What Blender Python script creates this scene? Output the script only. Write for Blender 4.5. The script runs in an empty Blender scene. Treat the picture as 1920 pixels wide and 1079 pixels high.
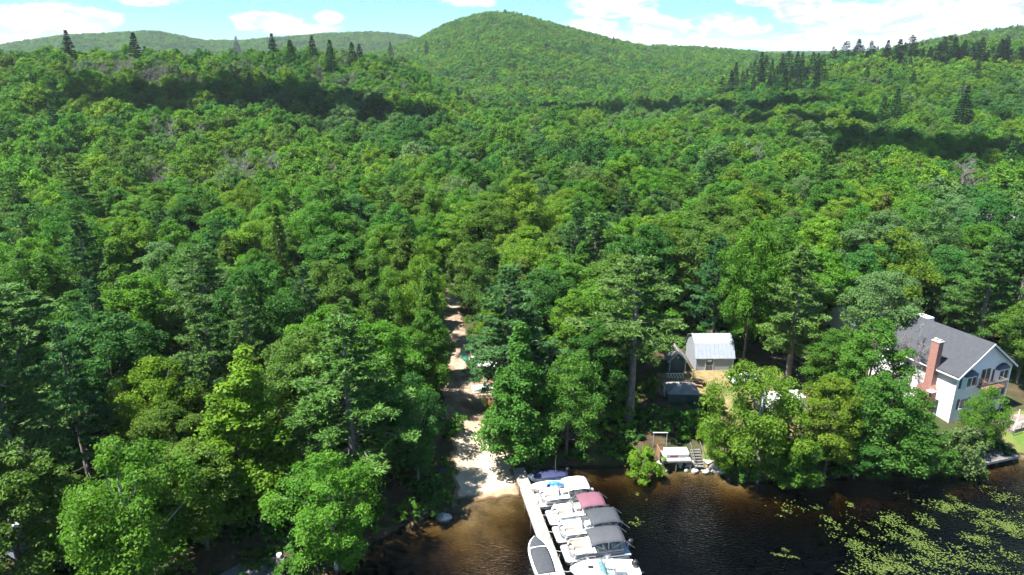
import bpy, math, random
import numpy as np
from mathutils import Vector, Matrix
from mathutils.geometry import delaunay_2d_cdt

# ------------------------------------------------------------------ camera
FPX, CAM_H, PITCH = 1297.0, 45.0, math.radians(17.9)
scene = bpy.context.scene
col = scene.collection
cam_data = bpy.data.cameras.new('camera')
cam = bpy.data.objects.new('camera', cam_data)
col.objects.link(cam)
cam.location = (0, 0, CAM_H)
cam.rotation_euler = (math.radians(90) - PITCH, 0, 0)
cam_data.sensor_width = 36.0
cam_data.lens = 36.0 * FPX / 1920.0
cam_data.clip_start = 0.5
cam_data.clip_end = 40000.0
scene.camera = cam

# ------------------------------------------------------------------ sun and sky
SUN_EL = math.radians(64)
SUN_AZ = (-0.925, -0.37)                       # ground direction towards the sun
_n = math.hypot(*SUN_AZ)
SUN_DIR = Vector((SUN_AZ[0] / _n * math.cos(SUN_EL), SUN_AZ[1] / _n * math.cos(SUN_EL), math.sin(SUN_EL)))
sun_data = bpy.data.lights.new('sun', 'SUN')
sun_data.energy = 5.0
sun_data.angle = math.radians(0.53)
sun_data.color = (1.0, 0.965, 0.90)
sun = bpy.data.objects.new('sun', sun_data)
col.objects.link(sun)
sun.rotation_euler = SUN_DIR.to_track_quat('Z', 'Y').to_euler()
sun.location = (-60, 20, 120)

world = bpy.data.worlds.new('World')
scene.world = world
world.use_nodes = True
wt = world.node_tree
for n in list(wt.nodes):
    wt.nodes.remove(n)


def ray(px, py):
    v = 539.5 - py
    return (px - 960.0, FPX * math.cos(PITCH) + v * math.sin(PITCH), -FPX * math.sin(PITCH) + v * math.cos(PITCH))


def build_world():
    N, L = wt.nodes, wt.links
    out = N.new('ShaderNodeOutputWorld')
    bg = N.new('ShaderNodeBackground')
    bg.inputs['Strength'].default_value = 0.06
    L.new(bg.outputs[0], out.inputs[0])
    sky = N.new('ShaderNodeTexSky')
    sky.sky_type = 'NISHITA'
    sky.sun_disc = False
    sky.sun_elevation = SUN_EL
    sky.sun_rotation = math.atan2(SUN_AZ[0], SUN_AZ[1])
    sky.air_density = 1.0
    sky.dust_density = 0.3
    sky.ozone_density = 1.0
    tint = N.new('ShaderNodeMix'); tint.data_type = 'RGBA'; tint.blend_type = 'MULTIPLY'
    tint.inputs[0].default_value = 1.0
    L.new(sky.outputs[0], tint.inputs[6])
    tint.inputs[7].default_value = SKY_TINT
    tc = N.new('ShaderNodeTexCoord')
    sep = N.new('ShaderNodeSeparateXYZ')
    L.new(tc.outputs['Generated'], sep.inputs[0])

    def math_node(op, a, b=None, clamp=False):
        m = N.new('ShaderNodeMath'); m.operation = op; m.use_clamp = clamp
        for i, s in enumerate((a, b)):
            if s is None:
                continue
            if isinstance(s, (int, float)):
                m.inputs[i].default_value = s
            else:
                L.new(s, m.inputs[i])
        return m.outputs[0]
    az = math_node('ARCTAN2', sep.outputs[0], sep.outputs[1])
    el = math_node('ARCSINE', sep.outputs[2])
    comb = N.new('ShaderNodeCombineXYZ')
    L.new(az, comb.inputs[0]); L.new(el, comb.inputs[1])
    q = comb.outputs[0]
    # cumulus outlines: ellipses in azimuth / elevation, torn by noise
    field = None
    for (px, py, rx, ry) in CLOUDS:
        d = ray(px, py)
        a = math.atan2(d[0], d[1]); e = math.asin(d[2] / math.sqrt(sum(c * c for c in d)))
        sub = N.new('ShaderNodeVectorMath'); sub.operation = 'SUBTRACT'
        L.new(q, sub.inputs[0]); sub.inputs[1].default_value = (a, e, 0)
        mul = N.new('ShaderNodeVectorMath'); mul.operation = 'MULTIPLY'
        k = math.cos(a) ** 2
        L.new(sub.outputs[0], mul.inputs[0]); mul.inputs[1].default_value = (1 / (rx / FPX * (k + .06)), 1 / (ry / FPX * .95), 0)
        ln = N.new('ShaderNodeVectorMath'); ln.operation = 'LENGTH'
        L.new(mul.outputs[0], ln.inputs[0])
        if field is None:
            field = ln.outputs[1]
        else:
            field = math_node('SMOOTH_MIN', field, ln.outputs[1])
            field.node.inputs[2].default_value = 0.25
    mp = N.new('ShaderNodeMapping')
    mp.inputs['Scale'].default_value = (22, 46, 1)
    L.new(q, mp.inputs[0])
    nz = N.new('ShaderNodeTexNoise')
    nz.inputs['Scale'].default_value = 1.0; nz.inputs['Detail'].default_value = 7; nz.inputs['Roughness'].default_value = 0.6
    L.new(mp.outputs[0], nz.inputs['Vector'])
    torn = math_node('ADD', field, math_node('MULTIPLY', math_node('SUBTRACT', nz.outputs[0], 0.5), 1.9))
    near = N.new('ShaderNodeMapRange'); near.interpolation_type = 'SMOOTHSTEP'
    L.new(torn, near.inputs[0])
    for i, v in ((1, 1.18), (2, 0.72), (3, 0.0), (4, 1.0)):
        near.inputs[i].default_value = v
    # the same scattered cumulus over the rest of the sky
    div = math_node('ADD', sep.outputs[2], 0.12)
    pv = N.new('ShaderNodeVectorMath'); pv.operation = 'DIVIDE'
    cv = N.new('ShaderNodeCombineXYZ')
    L.new(div, cv.inputs[0]); L.new(div, cv.inputs[1]); cv.inputs[2].default_value = 1
    L.new(tc.outputs['Generated'], pv.inputs[0]); L.new(cv.outputs[0], pv.inputs[1])
    n2 = N.new('ShaderNodeTexNoise')
    n2.inputs['Scale'].default_value = 1.3; n2.inputs['Detail'].default_value = 6; n2.inputs['Roughness'].default_value = 0.55
    L.new(pv.outputs[0], n2.inputs['Vector'])
    rest = N.new('ShaderNodeMapRange'); rest.interpolation_type = 'SMOOTHSTEP'
    L.new(n2.outputs[0], rest.inputs[0])
    for i, v in ((1, 0.55), (2, 0.66), (3, 0.0), (4, 1.0)):
        rest.inputs[i].default_value = v
    high = N.new('ShaderNodeMapRange'); high.interpolation_type = 'SMOOTHSTEP'
    L.new(el, high.inputs[0])
    for i, v in ((1, 0.09), (2, 0.2), (3, 0.0), (4, 0.8)):
        high.inputs[i].default_value = v
    rest_m = math_node('MULTIPLY', rest.outputs[0], high.outputs[0])
    mask = math_node('MAXIMUM', near.outputs[0], rest_m)
    # a little grey inside the clouds
    n3 = N.new('ShaderNodeTexNoise')
    n3.inputs['Scale'].default_value = 1.6; n3.inputs['Detail'].default_value = 5
    L.new(mp.outputs[0], n3.inputs['Vector'])
    ramp = N.new('ShaderNodeValToRGB')
    ramp.color_ramp.elements[0].position = 0.40; ramp.color_ramp.elements[0].color = CLOUD_GREY
    ramp.color_ramp.elements[1].position = 0.55; ramp.color_ramp.elements[1].color = CLOUD_WHITE
    L.new(n3.outputs[0], ramp.inputs[0])
    mix = N.new('ShaderNodeMix'); mix.data_type = 'RGBA'
    L.new(mask, mix.inputs[0]); L.new(tint.outputs[2], mix.inputs[6]); L.new(ramp.outputs[0], mix.inputs[7])
    L.new(mix.outputs[2], bg.inputs[0])


SKY_TINT = (0.46, 0.80, 0.98, 1)
CLOUD_GREY = (3.9, 4.5, 5.2, 1)
CLOUD_WHITE = (7.6, 7.7, 7.8, 1)
CLOUDS = [(90, 34, 60, 26), (165, 42, 55, 20), (15, 48, 80, 26), (40, 68, 95, 16), (-120, 40, 120, 40), (270, 0, 52, 10),
          (505, 42, 58, 17), (560, 58, 70, 12), (616, 33, 25, 10), (880, 4, 46, 9), (1140, 8, 70, 24), (1185, 22, 40, 9),
          (1105, 50, 52, 13), (1232, 46, 56, 19), (1215, 70, 75, 15), (1370, 52, 60, 22), (1330, 78, 110, 15),
          (1430, 1, 42, 8), (1515, 16, 52, 24), (1600, 44, 95, 30), (1700, 24, 70, 30), (1775, 40, 90, 32), (1890, 10, 100, 40),
          (1540, 78, 150, 15), (1720, 74, 120, 18), (2080, 30, 180, 60)]
build_world()

# ------------------------------------------------------------------ exposure and render settings
vs = scene.view_settings
vs.view_transform = 'Standard'
vs.look = 'None'
vs.exposure = 1.75
vs.gamma = 1.0
vs.use_curve_mapping = False
cy = scene.cycles
cy.max_bounces = 6
cy.diffuse_bounces = 4
cy.glossy_bounces = 2
cy.transmission_bounces = 3
cy.transparent_max_bounces = 10
cy.volume_bounces = 0
cy.caustics_reflective = False
cy.caustics_refractive = False
cy.use_denoising = True
cy.denoiser = 'OPENIMAGEDENOISE'
cy.denoising_input_passes = 'RGB_ALBEDO_NORMAL'
cy.denoising_prefilter = 'ACCURATE'
cy.use_adaptive_sampling = True
cy.adaptive_threshold = 0.022
cy.adaptive_min_samples = 24
cy.sample_clamp_indirect = 6.0
scene.render.filter_size = 1.3


# ------------------------------------------------------------------ pixel and terrain functions
def at(px, py, z=0.0):
    d = ray(px, py)
    t = (z - CAM_H) / d[2]
    return Vector((d[0] * t, d[1] * t, z))


def proj(x, y, z):
    z = np.asarray(z) - CAM_H
    dep = y * math.cos(PITCH) - z * math.sin(PITCH)
    up = y * math.sin(PITCH) + z * math.cos(PITCH)
    return 960 + FPX * x / dep, 539.5 - FPX * up / dep, dep


SHORE_PX = [(640, 1058), (700, 1020), (760, 985), (820, 962), (850, 948), (866, 925), (915, 912), (958, 906), (975, 892),
            (1010, 880), (1060, 873), (1110, 870), (1160, 872), (1200, 880), (1240, 881), (1300, 880), (1350, 884),
            (1372, 902), (1420, 903), (1500, 900), (1600, 890), (1700, 884), (1760, 880), (1820, 866), (1880, 858), (1960, 852), (2100, 850)]
SHORE = [(-900.0, -500.0), (-120.0, -40.0), (-60.0, 14.0), (-36.0, 36.0), (-27.0, 44.0), (-20.5, 51.0)] + \
        [(at(*p).x, at(*p).y) for p in SHORE_PX] + [(95.0, 76.0), (160.0, 70.0), (400.0, 20.0), (900.0, -300.0)]
SHORE = np.array(SHORE)


def shore_dist(x, y):
    x = np.asarray(x, float); y = np.asarray(y, float)
    sh = x.shape
    X = x.ravel(); Y = y.ravel()
    best = np.full(X.shape, 1e12)
    for a, b in zip(SHORE[:-1], SHORE[1:]):
        d = b - a
        t = np.clip(((X - a[0]) * d[0] + (Y - a[1]) * d[1]) / (d @ d), 0, 1)
        best = np.minimum(best, (X - a[0] - t * d[0]) ** 2 + (Y - a[1] - t * d[1]) ** 2)
    s = np.sign(Y - np.interp(X, SHORE[:, 0], SHORE[:, 1]))
    return (np.sqrt(best) * s).reshape(sh)


# ridges: distance, width in front, width behind, skyline of the tree tops as seen from the lake
RIDGES = [
    (470, 270, 330, 14, [(-400, 92), (0, 100), (100, 92), (200, 94), (320, 98), (420, 100), (520, 98), (620, 100), (700, 106), (760, 112), (820, 148), (880, 182), (960, 215), (1060, 262), (1200, 330), (2400, 400)]),
    (1450, 1020, 600, 13, [(-400, 130), (300, 128), (600, 118), (700, 100), (770, 80), (800, 66), (840, 46), (880, 34), (920, 27), (960, 28), (1000, 37), (1050, 50), (1100, 62), (1160, 78), (1210, 88), (1300, 90), (1400, 97), (1500, 106), (1600, 112), (1800, 118), (2400, 120)]),
    (2300, 700, 900, 13, [(-400, 100), (0, 86), (60, 75), (130, 65), (200, 62), (290, 59), (330, 66), (380, 75), (440, 76), (480, 73), (560, 69), (620, 64), (700, 60), (760, 65), (800, 76), (900, 82), (1200, 98), (1400, 101), (2400, 101)]),
    (800, 470, 300, 14, [(-400, 300), (1000, 300), (1150, 240), (1280, 178), (1360, 142), (1440, 122), (1540, 104), (1600, 100), (1680, 94), (1780, 86), (1850, 82), (1920, 78), (2100, 70), (2400, 66)]),
    (1350, 420, 500, 13, [(-400, 200), (1500, 160), (1580, 110), (1650, 95), (1720, 82), (1780, 70), (1850, 60), (1920, 51), (2050, 42), (2400, 40)]),
    (3600, 900, 2500, 13, [(-400, 100), (1200, 99), (1530, 97), (1600, 97), (2400, 97)]),
]
_RT = []
for D, wf, wb, th, sk in RIDGES:
    aa, zz = [], []
    for p in sk:
        d = ray(*p)
        hyp = math.hypot(d[0], d[1])
        aa.append(math.atan2(d[0], d[1])); zz.append(CAM_H + D * d[2] / hyp - th)
    _RT.append((D, wf, wb, np.array(aa), np.array(zz)))


def smooth(t):
    t = np.clip(t, 0, 1)
    return t * t * (3 - 2 * t)


def wobble(x, y, s):
    return (np.sin(x / s + 1.3) * np.cos(y / (s * 1.3) - .7) + .5 * np.sin(x / (s * .43) + y / (s * .61) + 2.1))


def terrain(x, y):
    x = np.asarray(x, float); y = np.asarray(y, float)
    sd = shore_dist(x, y)
    beach = np.exp(-((x + 2.6) / 3.6) ** 4) * (1 - smooth((sd - 10) / 14))
    rise = .12 + .95 * (1 - np.exp(-np.maximum(sd, 0) / 1.6)) + .085 * np.minimum(np.maximum(sd, 0), 15) + .018 * np.clip(sd - 15, 0, 260)
    gentle = .02 + .085 * np.maximum(sd, 0)
    land = rise * (1 - beach) + gentle * beach
    dep = -sd
    bedn = -np.minimum(.12 + .34 * dep, 3.2 + 0 * dep)
    bedb = -np.minimum(.02 + .105 * dep, 3.2 + 0 * dep)
    bmask = np.exp(-((x + 2.0) / 5.0) ** 4)
    bed = bedn * (1 - bmask) + bedb * bmask
    z = np.where(sd > 0, land, bed)
    z = z + np.where(sd > 6, .12, 0.0) * wobble(x, y, 6.0) * np.clip((sd - 6) / 10, 0, 1)
    r = np.hypot(x, y); az = np.arctan2(x, y)
    base = np.where(sd > 0, z, -99)
    top = z.copy()
    for D, wf, wb, aa, zz in _RT:
        crest = np.interp(az, aa, zz)
        prof = np.where(r < D, smooth((r - (D - wf)) / wf), 1 - .9 * smooth((r - D) / wb))
        crest = crest + .02 * (D ** .8) * wobble(x, y, D * .08) * .25
        zk = 4 + (crest - 4) * prof
        top = np.where((sd > 0) & (r > 150), np.maximum(top, zk), top)
    return top


def tz(x, y):
    return float(terrain(np.array([x]), np.array([y]))[0])


def ground(px, py):
    p = at(px, py, 2.0)
    for _ in range(8):
        p = at(px, py, tz(p.x, p.y))
    return p
HAZE = 0.00007

# where cloud shadows lie: point in the wood, width and depth of the cloud in metres
SHADE = [(235, 192, 32, 24), (345, 180, 40, 34), (455, 184, 40, 34), (575, 196, 36, 26), (700, 212, 34, 18), (1090, 214, 60, 44), (1230, 210, 66, 44), (1390, 214, 66, 40), (1500, 232, 50, 26), (1540, 268, 40, 22), (1680, 290, 44, 22), (1820, 298, 44, 22), (1910, 304, 40, 22), (825, 50, 90, 70)]


# ------------------------------------------------------------------ materials
def new_mat(name):
    m = bpy.data.materials.new(name)
    m.use_nodes = True
    nt = m.node_tree
    for n in list(nt.nodes):
        nt.nodes.remove(n)
    return m, nt.nodes, nt.links


def simple_mat(name, color, rough=.6, metallic=0.0, var=.12, scale=3.0, bump=0.0, bump_scale=20.0, spec=.5, coat=0.0):
    """a paint, cloth or wood: base colour with a little uneven wear"""
    m, N, L = new_mat(name)
    out = N.new('ShaderNodeOutputMaterial'); b = N.new('ShaderNodeBsdfPrincipled')
    L.new(b.outputs[0], out.inputs[0])
    tc = N.new('ShaderNodeTexCoord')
    nz = N.new('ShaderNodeTexNoise'); nz.inputs['Scale'].default_value = scale; nz.inputs['Detail'].default_value = 5
    L.new(tc.outputs['Object'], nz.inputs['Vector'])
    mr = N.new('ShaderNodeMapRange')
    mr.inputs[1].default_value = .3; mr.inputs[2].default_value = .7; mr.inputs[3].default_value = 1 - var; mr.inputs[4].default_value = 1 + var
    L.new(nz.outputs[0], mr.inputs[0])
    mx = N.new('ShaderNodeVectorMath'); mx.operation = 'SCALE'
    mx.inputs[0].default_value = color[:3]
    L.new(mr.outputs[0], mx.inputs['Scale'])
    L.new(mx.outputs[0], b.inputs['Base Color'])
    b.inputs['Roughness'].default_value = rough
    b.inputs['Metallic'].default_value = metallic
    b.inputs['Specular IOR Level'].default_value = spec
    b.inputs['Coat Weight'].default_value = coat
    if bump:
        n2 = N.new('ShaderNodeTexNoise'); n2.inputs['Scale'].default_value = bump_scale; n2.inputs['Detail'].default_value = 4
        L.new(tc.outputs['Object'], n2.inputs['Vector'])
        bp = N.new('ShaderNodeBump'); bp.inputs['Strength'].default_value = bump; bp.inputs['Distance'].default_value = .05
        L.new(n2.outputs[0], bp.inputs['Height']); L.new(bp.outputs[0], b.inputs['Normal'])
    return m


def leaf_mat(name, instanced, trans=.42, sat=1.04):
    """leaves: colour of the single tree, varied from clump to clump and leaf to leaf"""
    m, N, L = new_mat(name)
    out = N.new('ShaderNodeOutputMaterial')
    if instanced:
        a = N.new('ShaderNodeAttribute'); a.attribute_type = 'INSTANCER'; a.attribute_name = 'tcol'
        c = a.outputs['Color']
    else:
        a = N.new('ShaderNodeObjectInfo')
        c = a.outputs['Color']
    t = N.new('ShaderNodeAttribute'); t.attribute_name = 'tint'
    hs = N.new('ShaderNodeHueSaturation')
    L.new(c, hs.inputs['Color'])
    mr = N.new('ShaderNodeMapRange')
    mr.inputs[3].default_value = .78; mr.inputs[4].default_value = 1.3
    L.new(t.outputs['Fac'], mr.inputs[0]); L.new(mr.outputs[0], hs.inputs['Value'])
    mh = N.new('ShaderNodeMapRange')
    mh.inputs[3].default_value = .512; mh.inputs[4].default_value = .49
    L.new(t.outputs['Fac'], mh.inputs[0]); L.new(mh.outputs[0], hs.inputs['Hue'])
    hs.inputs['Saturation'].default_value = sat
    d = N.new('ShaderNodeBsdfPrincipled')
    L.new(hs.outputs[0], d.inputs['Base Color'])
    d.inputs['Roughness'].default_value = .5
    d.inputs['Specular IOR Level'].default_value = .12
    tr = N.new('ShaderNodeBsdfTranslucent')
    warm = N.new('ShaderNodeMix'); warm.data_type = 'RGBA'; warm.blend_type = 'MULTIPLY'; warm.inputs[0].default_value = 1
    L.new(hs.outputs[0], warm.inputs[6]); warm.inputs[7].default_value = (1.12, 1.4, .6, 1)
    L.new(warm.outputs[2], tr.inputs['Color'])
    mx = N.new('ShaderNodeMixShader'); mx.inputs[0].default_value = trans
    L.new(d.outputs[0], mx.inputs[1]); L.new(tr.outputs[0], mx.inputs[2])
    L.new(mx.outputs[0], out.inputs[0])
    return m


def two_tone_mat(name, c1, c2, scale, rough=.9, detail=8, bump=.4, lo=.38, hi=.62, c3=None, scale3=.15, edge_to=None):
    """ground covers: two colours broken up by noise at two sizes, with small relief"""
    m, N, L = new_mat(name)
    out = N.new('ShaderNodeOutputMaterial'); b = N.new('ShaderNodeBsdfPrincipled')
    L.new(b.outputs[0], out.inputs[0])
    tc = N.new('ShaderNodeTexCoord')
    nz = N.new('ShaderNodeTexNoise'); nz.inputs['Scale'].default_value = scale; nz.inputs['Detail'].default_value = detail; nz.inputs['Roughness'].default_value = .65
    L.new(tc.outputs['Object'], nz.inputs['Vector'])
    r = N.new('ShaderNodeValToRGB')
    r.color_ramp.elements[0].position = lo; r.color_ramp.elements[0].color = (*c1, 1)
    r.color_ramp.elements[1].position = hi; r.color_ramp.elements[1].color = (*c2, 1)
    L.new(nz.outputs[0], r.inputs[0])
    c = r.outputs[0]
    if c3:
        n3 = N.new('ShaderNodeTexNoise'); n3.inputs['Scale'].default_value = scale3; n3.inputs['Detail'].default_value = 6; n3.inputs['Roughness'].default_value = .6
        L.new(tc.outputs['Object'], n3.inputs['Vector'])
        mr = N.new('ShaderNodeMapRange'); mr.inputs[1].default_value = .42; mr.inputs[2].default_value = .6
        L.new(n3.outputs[0], mr.inputs[0])
        mx = N.new('ShaderNodeMix'); mx.data_type = 'RGBA'
        L.new(mr.outputs[0], mx.inputs[0]); L.new(c, mx.inputs[6]); mx.inputs[7].default_value = (*c3, 1)
        c = mx.outputs[2]
    if edge_to:
        ea = N.new('ShaderNodeAttribute'); ea.attribute_name = 'edge'
        ne = N.new('ShaderNodeTexNoise'); ne.inputs['Scale'].default_value = 1.1; ne.inputs['Detail'].default_value = 7; ne.inputs['Roughness'].default_value = .7
        L.new(tc.outputs['Object'], ne.inputs['Vector'])
        su = N.new('ShaderNodeMath'); su.operation = 'SUBTRACT'; L.new(ne.outputs[0], su.inputs[0]); L.new(ea.outputs['Fac'], su.inputs[1])
        me_ = N.new('ShaderNodeMapRange'); me_.inputs[1].default_value = .0; me_.inputs[2].default_value = .22
        L.new(su.outputs[0], me_.inputs[0])
        mx2 = N.new('ShaderNodeMix'); mx2.data_type = 'RGBA'
        L.new(me_.outputs[0], mx2.inputs[0]); L.new(c, mx2.inputs[6]); mx2.inputs[7].default_value = (*edge_to, 1)
        c = mx2.outputs[2]
    L.new(c, b.inputs['Base Color'])
    b.inputs['Roughness'].default_value = rough
    b.inputs['Specular IOR Level'].default_value = .15
    bp = N.new('ShaderNodeBump'); bp.inputs['Strength'].default_value = bump; bp.inputs['Distance'].default_value = .08
    n2 = N.new('ShaderNodeTexNoise'); n2.inputs['Scale'].default_value = scale * 3; n2.inputs['Detail'].default_value = 5
    L.new(tc.outputs['Object'], n2.inputs['Vector']); L.new(n2.outputs[0], bp.inputs['Height']); L.new(bp.outputs[0], b.inputs['Normal'])
    return m


def lined_mat(name, c1, c2, axis, period, rough=.7, var=.15, duty=.88):
    """courses too fine to build at this distance: clapboard, shingle rows, metal seams"""
    m, N, L = new_mat(name)
    out = N.new('ShaderNodeOutputMaterial'); b = N.new('ShaderNodeBsdfPrincipled')
    L.new(b.outputs[0], out.inputs[0])
    tc = N.new('ShaderNodeTexCoord'); sp = N.new('ShaderNodeSeparateXYZ'); L.new(tc.outputs['Object'], sp.inputs[0])
    mu = N.new('ShaderNodeMath'); mu.operation = 'DIVIDE'; mu.inputs[1].default_value = period
    L.new(sp.outputs[axis], mu.inputs[0])
    fr = N.new('ShaderNodeMath'); fr.operation = 'FRACT'; L.new(mu.outputs[0], fr.inputs[0])
    gt = N.new('ShaderNodeMath'); gt.operation = 'GREATER_THAN'; gt.inputs[1].default_value = duty; L.new(fr.outputs[0], gt.inputs[0])
    nz = N.new('ShaderNodeTexNoise'); nz.inputs['Scale'].default_value = 2.2; nz.inputs['Detail'].default_value = 6; nz.inputs['Roughness'].default_value = .7
    L.new(tc.outputs['Object'], nz.inputs['Vector'])
    mr = N.new('ShaderNodeMapRange'); mr.inputs[1].default_value = .3; mr.inputs[2].default_value = .7
    mr.inputs[3].default_value = 1 - var; mr.inputs[4].default_value = 1 + var
    L.new(nz.outputs[0], mr.inputs[0])
    mx = N.new('ShaderNodeMix'); mx.data_type = 'RGBA'
    L.new(gt.outputs[0], mx.inputs[0]); mx.inputs[6].default_value = (*c1, 1); mx.inputs[7].default_value = (*c2, 1)
    sc = N.new('ShaderNodeVectorMath'); sc.operation = 'SCALE'
    L.new(mx.outputs[2], sc.inputs[0]); L.new(mr.outputs[0], sc.inputs['Scale'])
    L.new(sc.outputs[0], b.inputs['Base Color'])
    b.inputs['Roughness'].default_value = rough
    bp = N.new('ShaderNodeBump'); bp.inputs['Strength'].default_value = .5; bp.inputs['Distance'].default_value = .02
    L.new(fr.outputs[0], bp.inputs['Height']); L.new(bp.outputs[0], b.inputs['Normal'])
    return m


def brick_mat(name):
    m, N, L = new_mat(name)
    out = N.new('ShaderNodeOutputMaterial'); b = N.new('ShaderNodeBsdfPrincipled')
    L.new(b.outputs[0], out.inputs[0])
    tc = N.new('ShaderNodeTexCoord')
    sp = N.new('ShaderNodeSeparateXYZ'); L.new(tc.outputs['Object'], sp.inputs[0])
    ad = N.new('ShaderNodeMath'); ad.operation = 'ADD'; L.new(sp.outputs[0], ad.inputs[0]); L.new(sp.outputs[1], ad.inputs[1])
    cb = N.new('ShaderNodeCombineXYZ'); L.new(ad.outputs[0], cb.inputs[0]); L.new(sp.outputs[2], cb.inputs[1])
    bt = N.new('ShaderNodeTexBrick'); L.new(cb.outputs[0], bt.inputs['Vector'])
    bt.inputs['Color1'].default_value = (.24, .075, .05, 1); bt.inputs['Color2'].default_value = (.33, .12, .085, 1)
    bt.inputs['Mortar'].default_value = (.36, .3, .27, 1)
    bt.inputs['Scale'].default_value = 1; bt.inputs['Brick Width'].default_value = .22; bt.inputs['Row Height'].default_value = .075
    bt.inputs['Mortar Size'].default_value = .008
    L.new(bt.outputs[0], b.inputs['Base Color']); b.inputs['Roughness'].default_value = .9
    return m


def glass_mat(name, color=(.02, .03, .04), rough=.06):
    m, N, L = new_mat(name)
    out = N.new('ShaderNodeOutputMaterial'); b = N.new('ShaderNodeBsdfPrincipled')
    L.new(b.outputs[0], out.inputs[0])
    b.inputs['Base Color'].default_value = (*color, 1); b.inputs['Roughness'].default_value = rough
    b.inputs['Specular IOR Level'].default_value = .7
    return m


def clear_mat(name, color=(.75, .9, .92), mixf=.35):
    m, N, L = new_mat(name)
    out = N.new('ShaderNodeOutputMaterial')
    t = N.new('ShaderNodeBsdfTransparent'); t.inputs[0].default_value = (*color, 1)
    g = N.new('ShaderNodeBsdfGlossy'); g.inputs['Roughness'].default_value = .05
    mx = N.new('ShaderNodeMixShader'); mx.inputs[0].default_value = mixf * .5
    L.new(t.outputs[0], mx.inputs[1]); L.new(g.outputs[0], mx.inputs[2]); L.new(mx.outputs[0], out.inputs[0])
    return m


def water_mat(name):
    m, N, L = new_mat(name)
    out = N.new('ShaderNodeOutputMaterial')
    fr = N.new('ShaderNodeFresnel'); fr.inputs['IOR'].default_value = 1.333
    t = N.new('ShaderNodeBsdfTransparent')
    g = N.new('ShaderNodeBsdfGlossy'); g.inputs['Roughness'].default_value = .03
    mx = N.new('ShaderNodeMixShader')
    L.new(fr.outputs[0], mx.inputs[0]); L.new(t.outputs[0], mx.inputs[1]); L.new(g.outputs[0], mx.inputs[2])
    tc = N.new('ShaderNodeTexCoord')
    mp = N.new('ShaderNodeMapping'); mp.inputs['Rotation'].default_value = (0, 0, math.radians(28)); mp.inputs['Scale'].default_value = (1.0, 2.2, 1)
    L.new(tc.outputs['Object'], mp.inputs[0])
    n1 = N.new('ShaderNodeTexNoise'); n1.inputs['Scale'].default_value = 2.1; n1.inputs['Detail'].default_value = 4; n1.inputs['Distortion'].default_value = .6
    L.new(mp.outputs[0], n1.inputs['Vector'])
    # calm and rippled patches, as wind leaves them
    n2 = N.new('ShaderNodeTexNoise'); n2.inputs['Scale'].default_value = .07; n2.inputs['Detail'].default_value = 3
    L.new(tc.outputs['Object'], n2.inputs['Vector'])
    mr = N.new('ShaderNodeMapRange'); mr.inputs[1].default_value = .35; mr.inputs[2].default_value = .65; mr.inputs[3].default_value = .3; mr.inputs[4].default_value = .95
    L.new(n2.outputs[0], mr.inputs[0])
    bp = N.new('ShaderNodeBump'); bp.inputs['Distance'].default_value = .22
    L.new(mr.outputs[0], bp.inputs['Strength']); L.new(n1.outputs[0], bp.inputs['Height'])
    L.new(bp.outputs[0], g.inputs['Normal']); L.new(bp.outputs[0], fr.inputs['Normal'])
    L.new(mx.outputs[0], out.inputs['Surface'])
    ab = N.new('ShaderNodeVolumeAbsorption'); ab.inputs['Color'].default_value = (.50, .42, .17, 1); ab.inputs['Density'].default_value = 1.9
    L.new(ab.outputs[0], out.inputs['Volume'])
    return m


M = {}
M['leaf'] = leaf_mat('leaf', False)
M['leaf_far'] = leaf_mat('leaf_far', True)
M['needle'] = leaf_mat('needle', False, .12)
M['needle_far'] = leaf_mat('needle_far', True, .12)
M['bark'] = simple_mat('bark', (.10, .082, .066), .95, var=.35, scale=4, bump=.6)
M['bark_pale'] = simple_mat('bark_pale', (.15, .138, .13), .9, var=.35, scale=4, bump=.4)
M['bark_pine'] = simple_mat('bark_pine', (.17, .145, .125), .9, var=.35, scale=3, bump=.4)
M['bark_birch'] = simple_mat('bark_birch', (.30, .285, .26), .8, var=.4, scale=3)
M['floor'] = two_tone_mat('forest_floor', (.035, .026, .015), (.075, .052, .03), .6, c3=(.03, .05, .014), scale3=.22)
M['bed'] = two_tone_mat('lake_bed', (.10, .078, .05), (.22, .172, .11), .5)
M['sand'] = two_tone_mat('sand', (.40, .325, .245), (.49, .405, .31), .7, c3=(.33, .255, .18), scale3=.5, bump=.25, edge_to=(.16, .105, .062))
M['dirt'] = two_tone_mat('dirt', (.22, .16, .115), (.36, .275, .205), .9, c3=(.155, .105, .07), scale3=.3, bump=.4, edge_to=(.055, .046, .022))
M['gravel'] = two_tone_mat('pale_gravel', (.42, .33, .25), (.62, .52, .42), 1.1, c3=(.25, .17, .1), scale3=.4, edge_to=(.16, .105, .062))
M['yard'] = two_tone_mat('dry_grass', (.16, .115, .055), (.25, .19, .095), 1.2, c3=(.10, .12, .035), scale3=.25, edge_to=(.055, .046, .022))
M['lawn'] = two_tone_mat('lawn_grass', (.065, .115, .02), (.10, .145, .028), 1.5, c3=(.12, .125, .04), scale3=.3, edge_to=(.055, .046, .022))
M['water'] = water_mat('lake_water')
M['lily'] = leaf_mat('lily', False, .08)
M['dock'] = simple_mat('weathered_wood', (.25, .23, .215), .85, var=.22, scale=2.5, bump=.3)
M['dock_dark'] = simple_mat('grey_wood', (.13, .12, .115), .85, var=.25, scale=2.5, bump=.3)
M['post'] = simple_mat('dark_post', (.16, .13, .10), .9, var=.3)
M['white'] = simple_mat('white_gelcoat', (.72, .72, .70), .25, var=.03, coat=.4)
M['cream'] = simple_mat('cream_vinyl', (.72, .66, .54), .5, var=.06)
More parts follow.
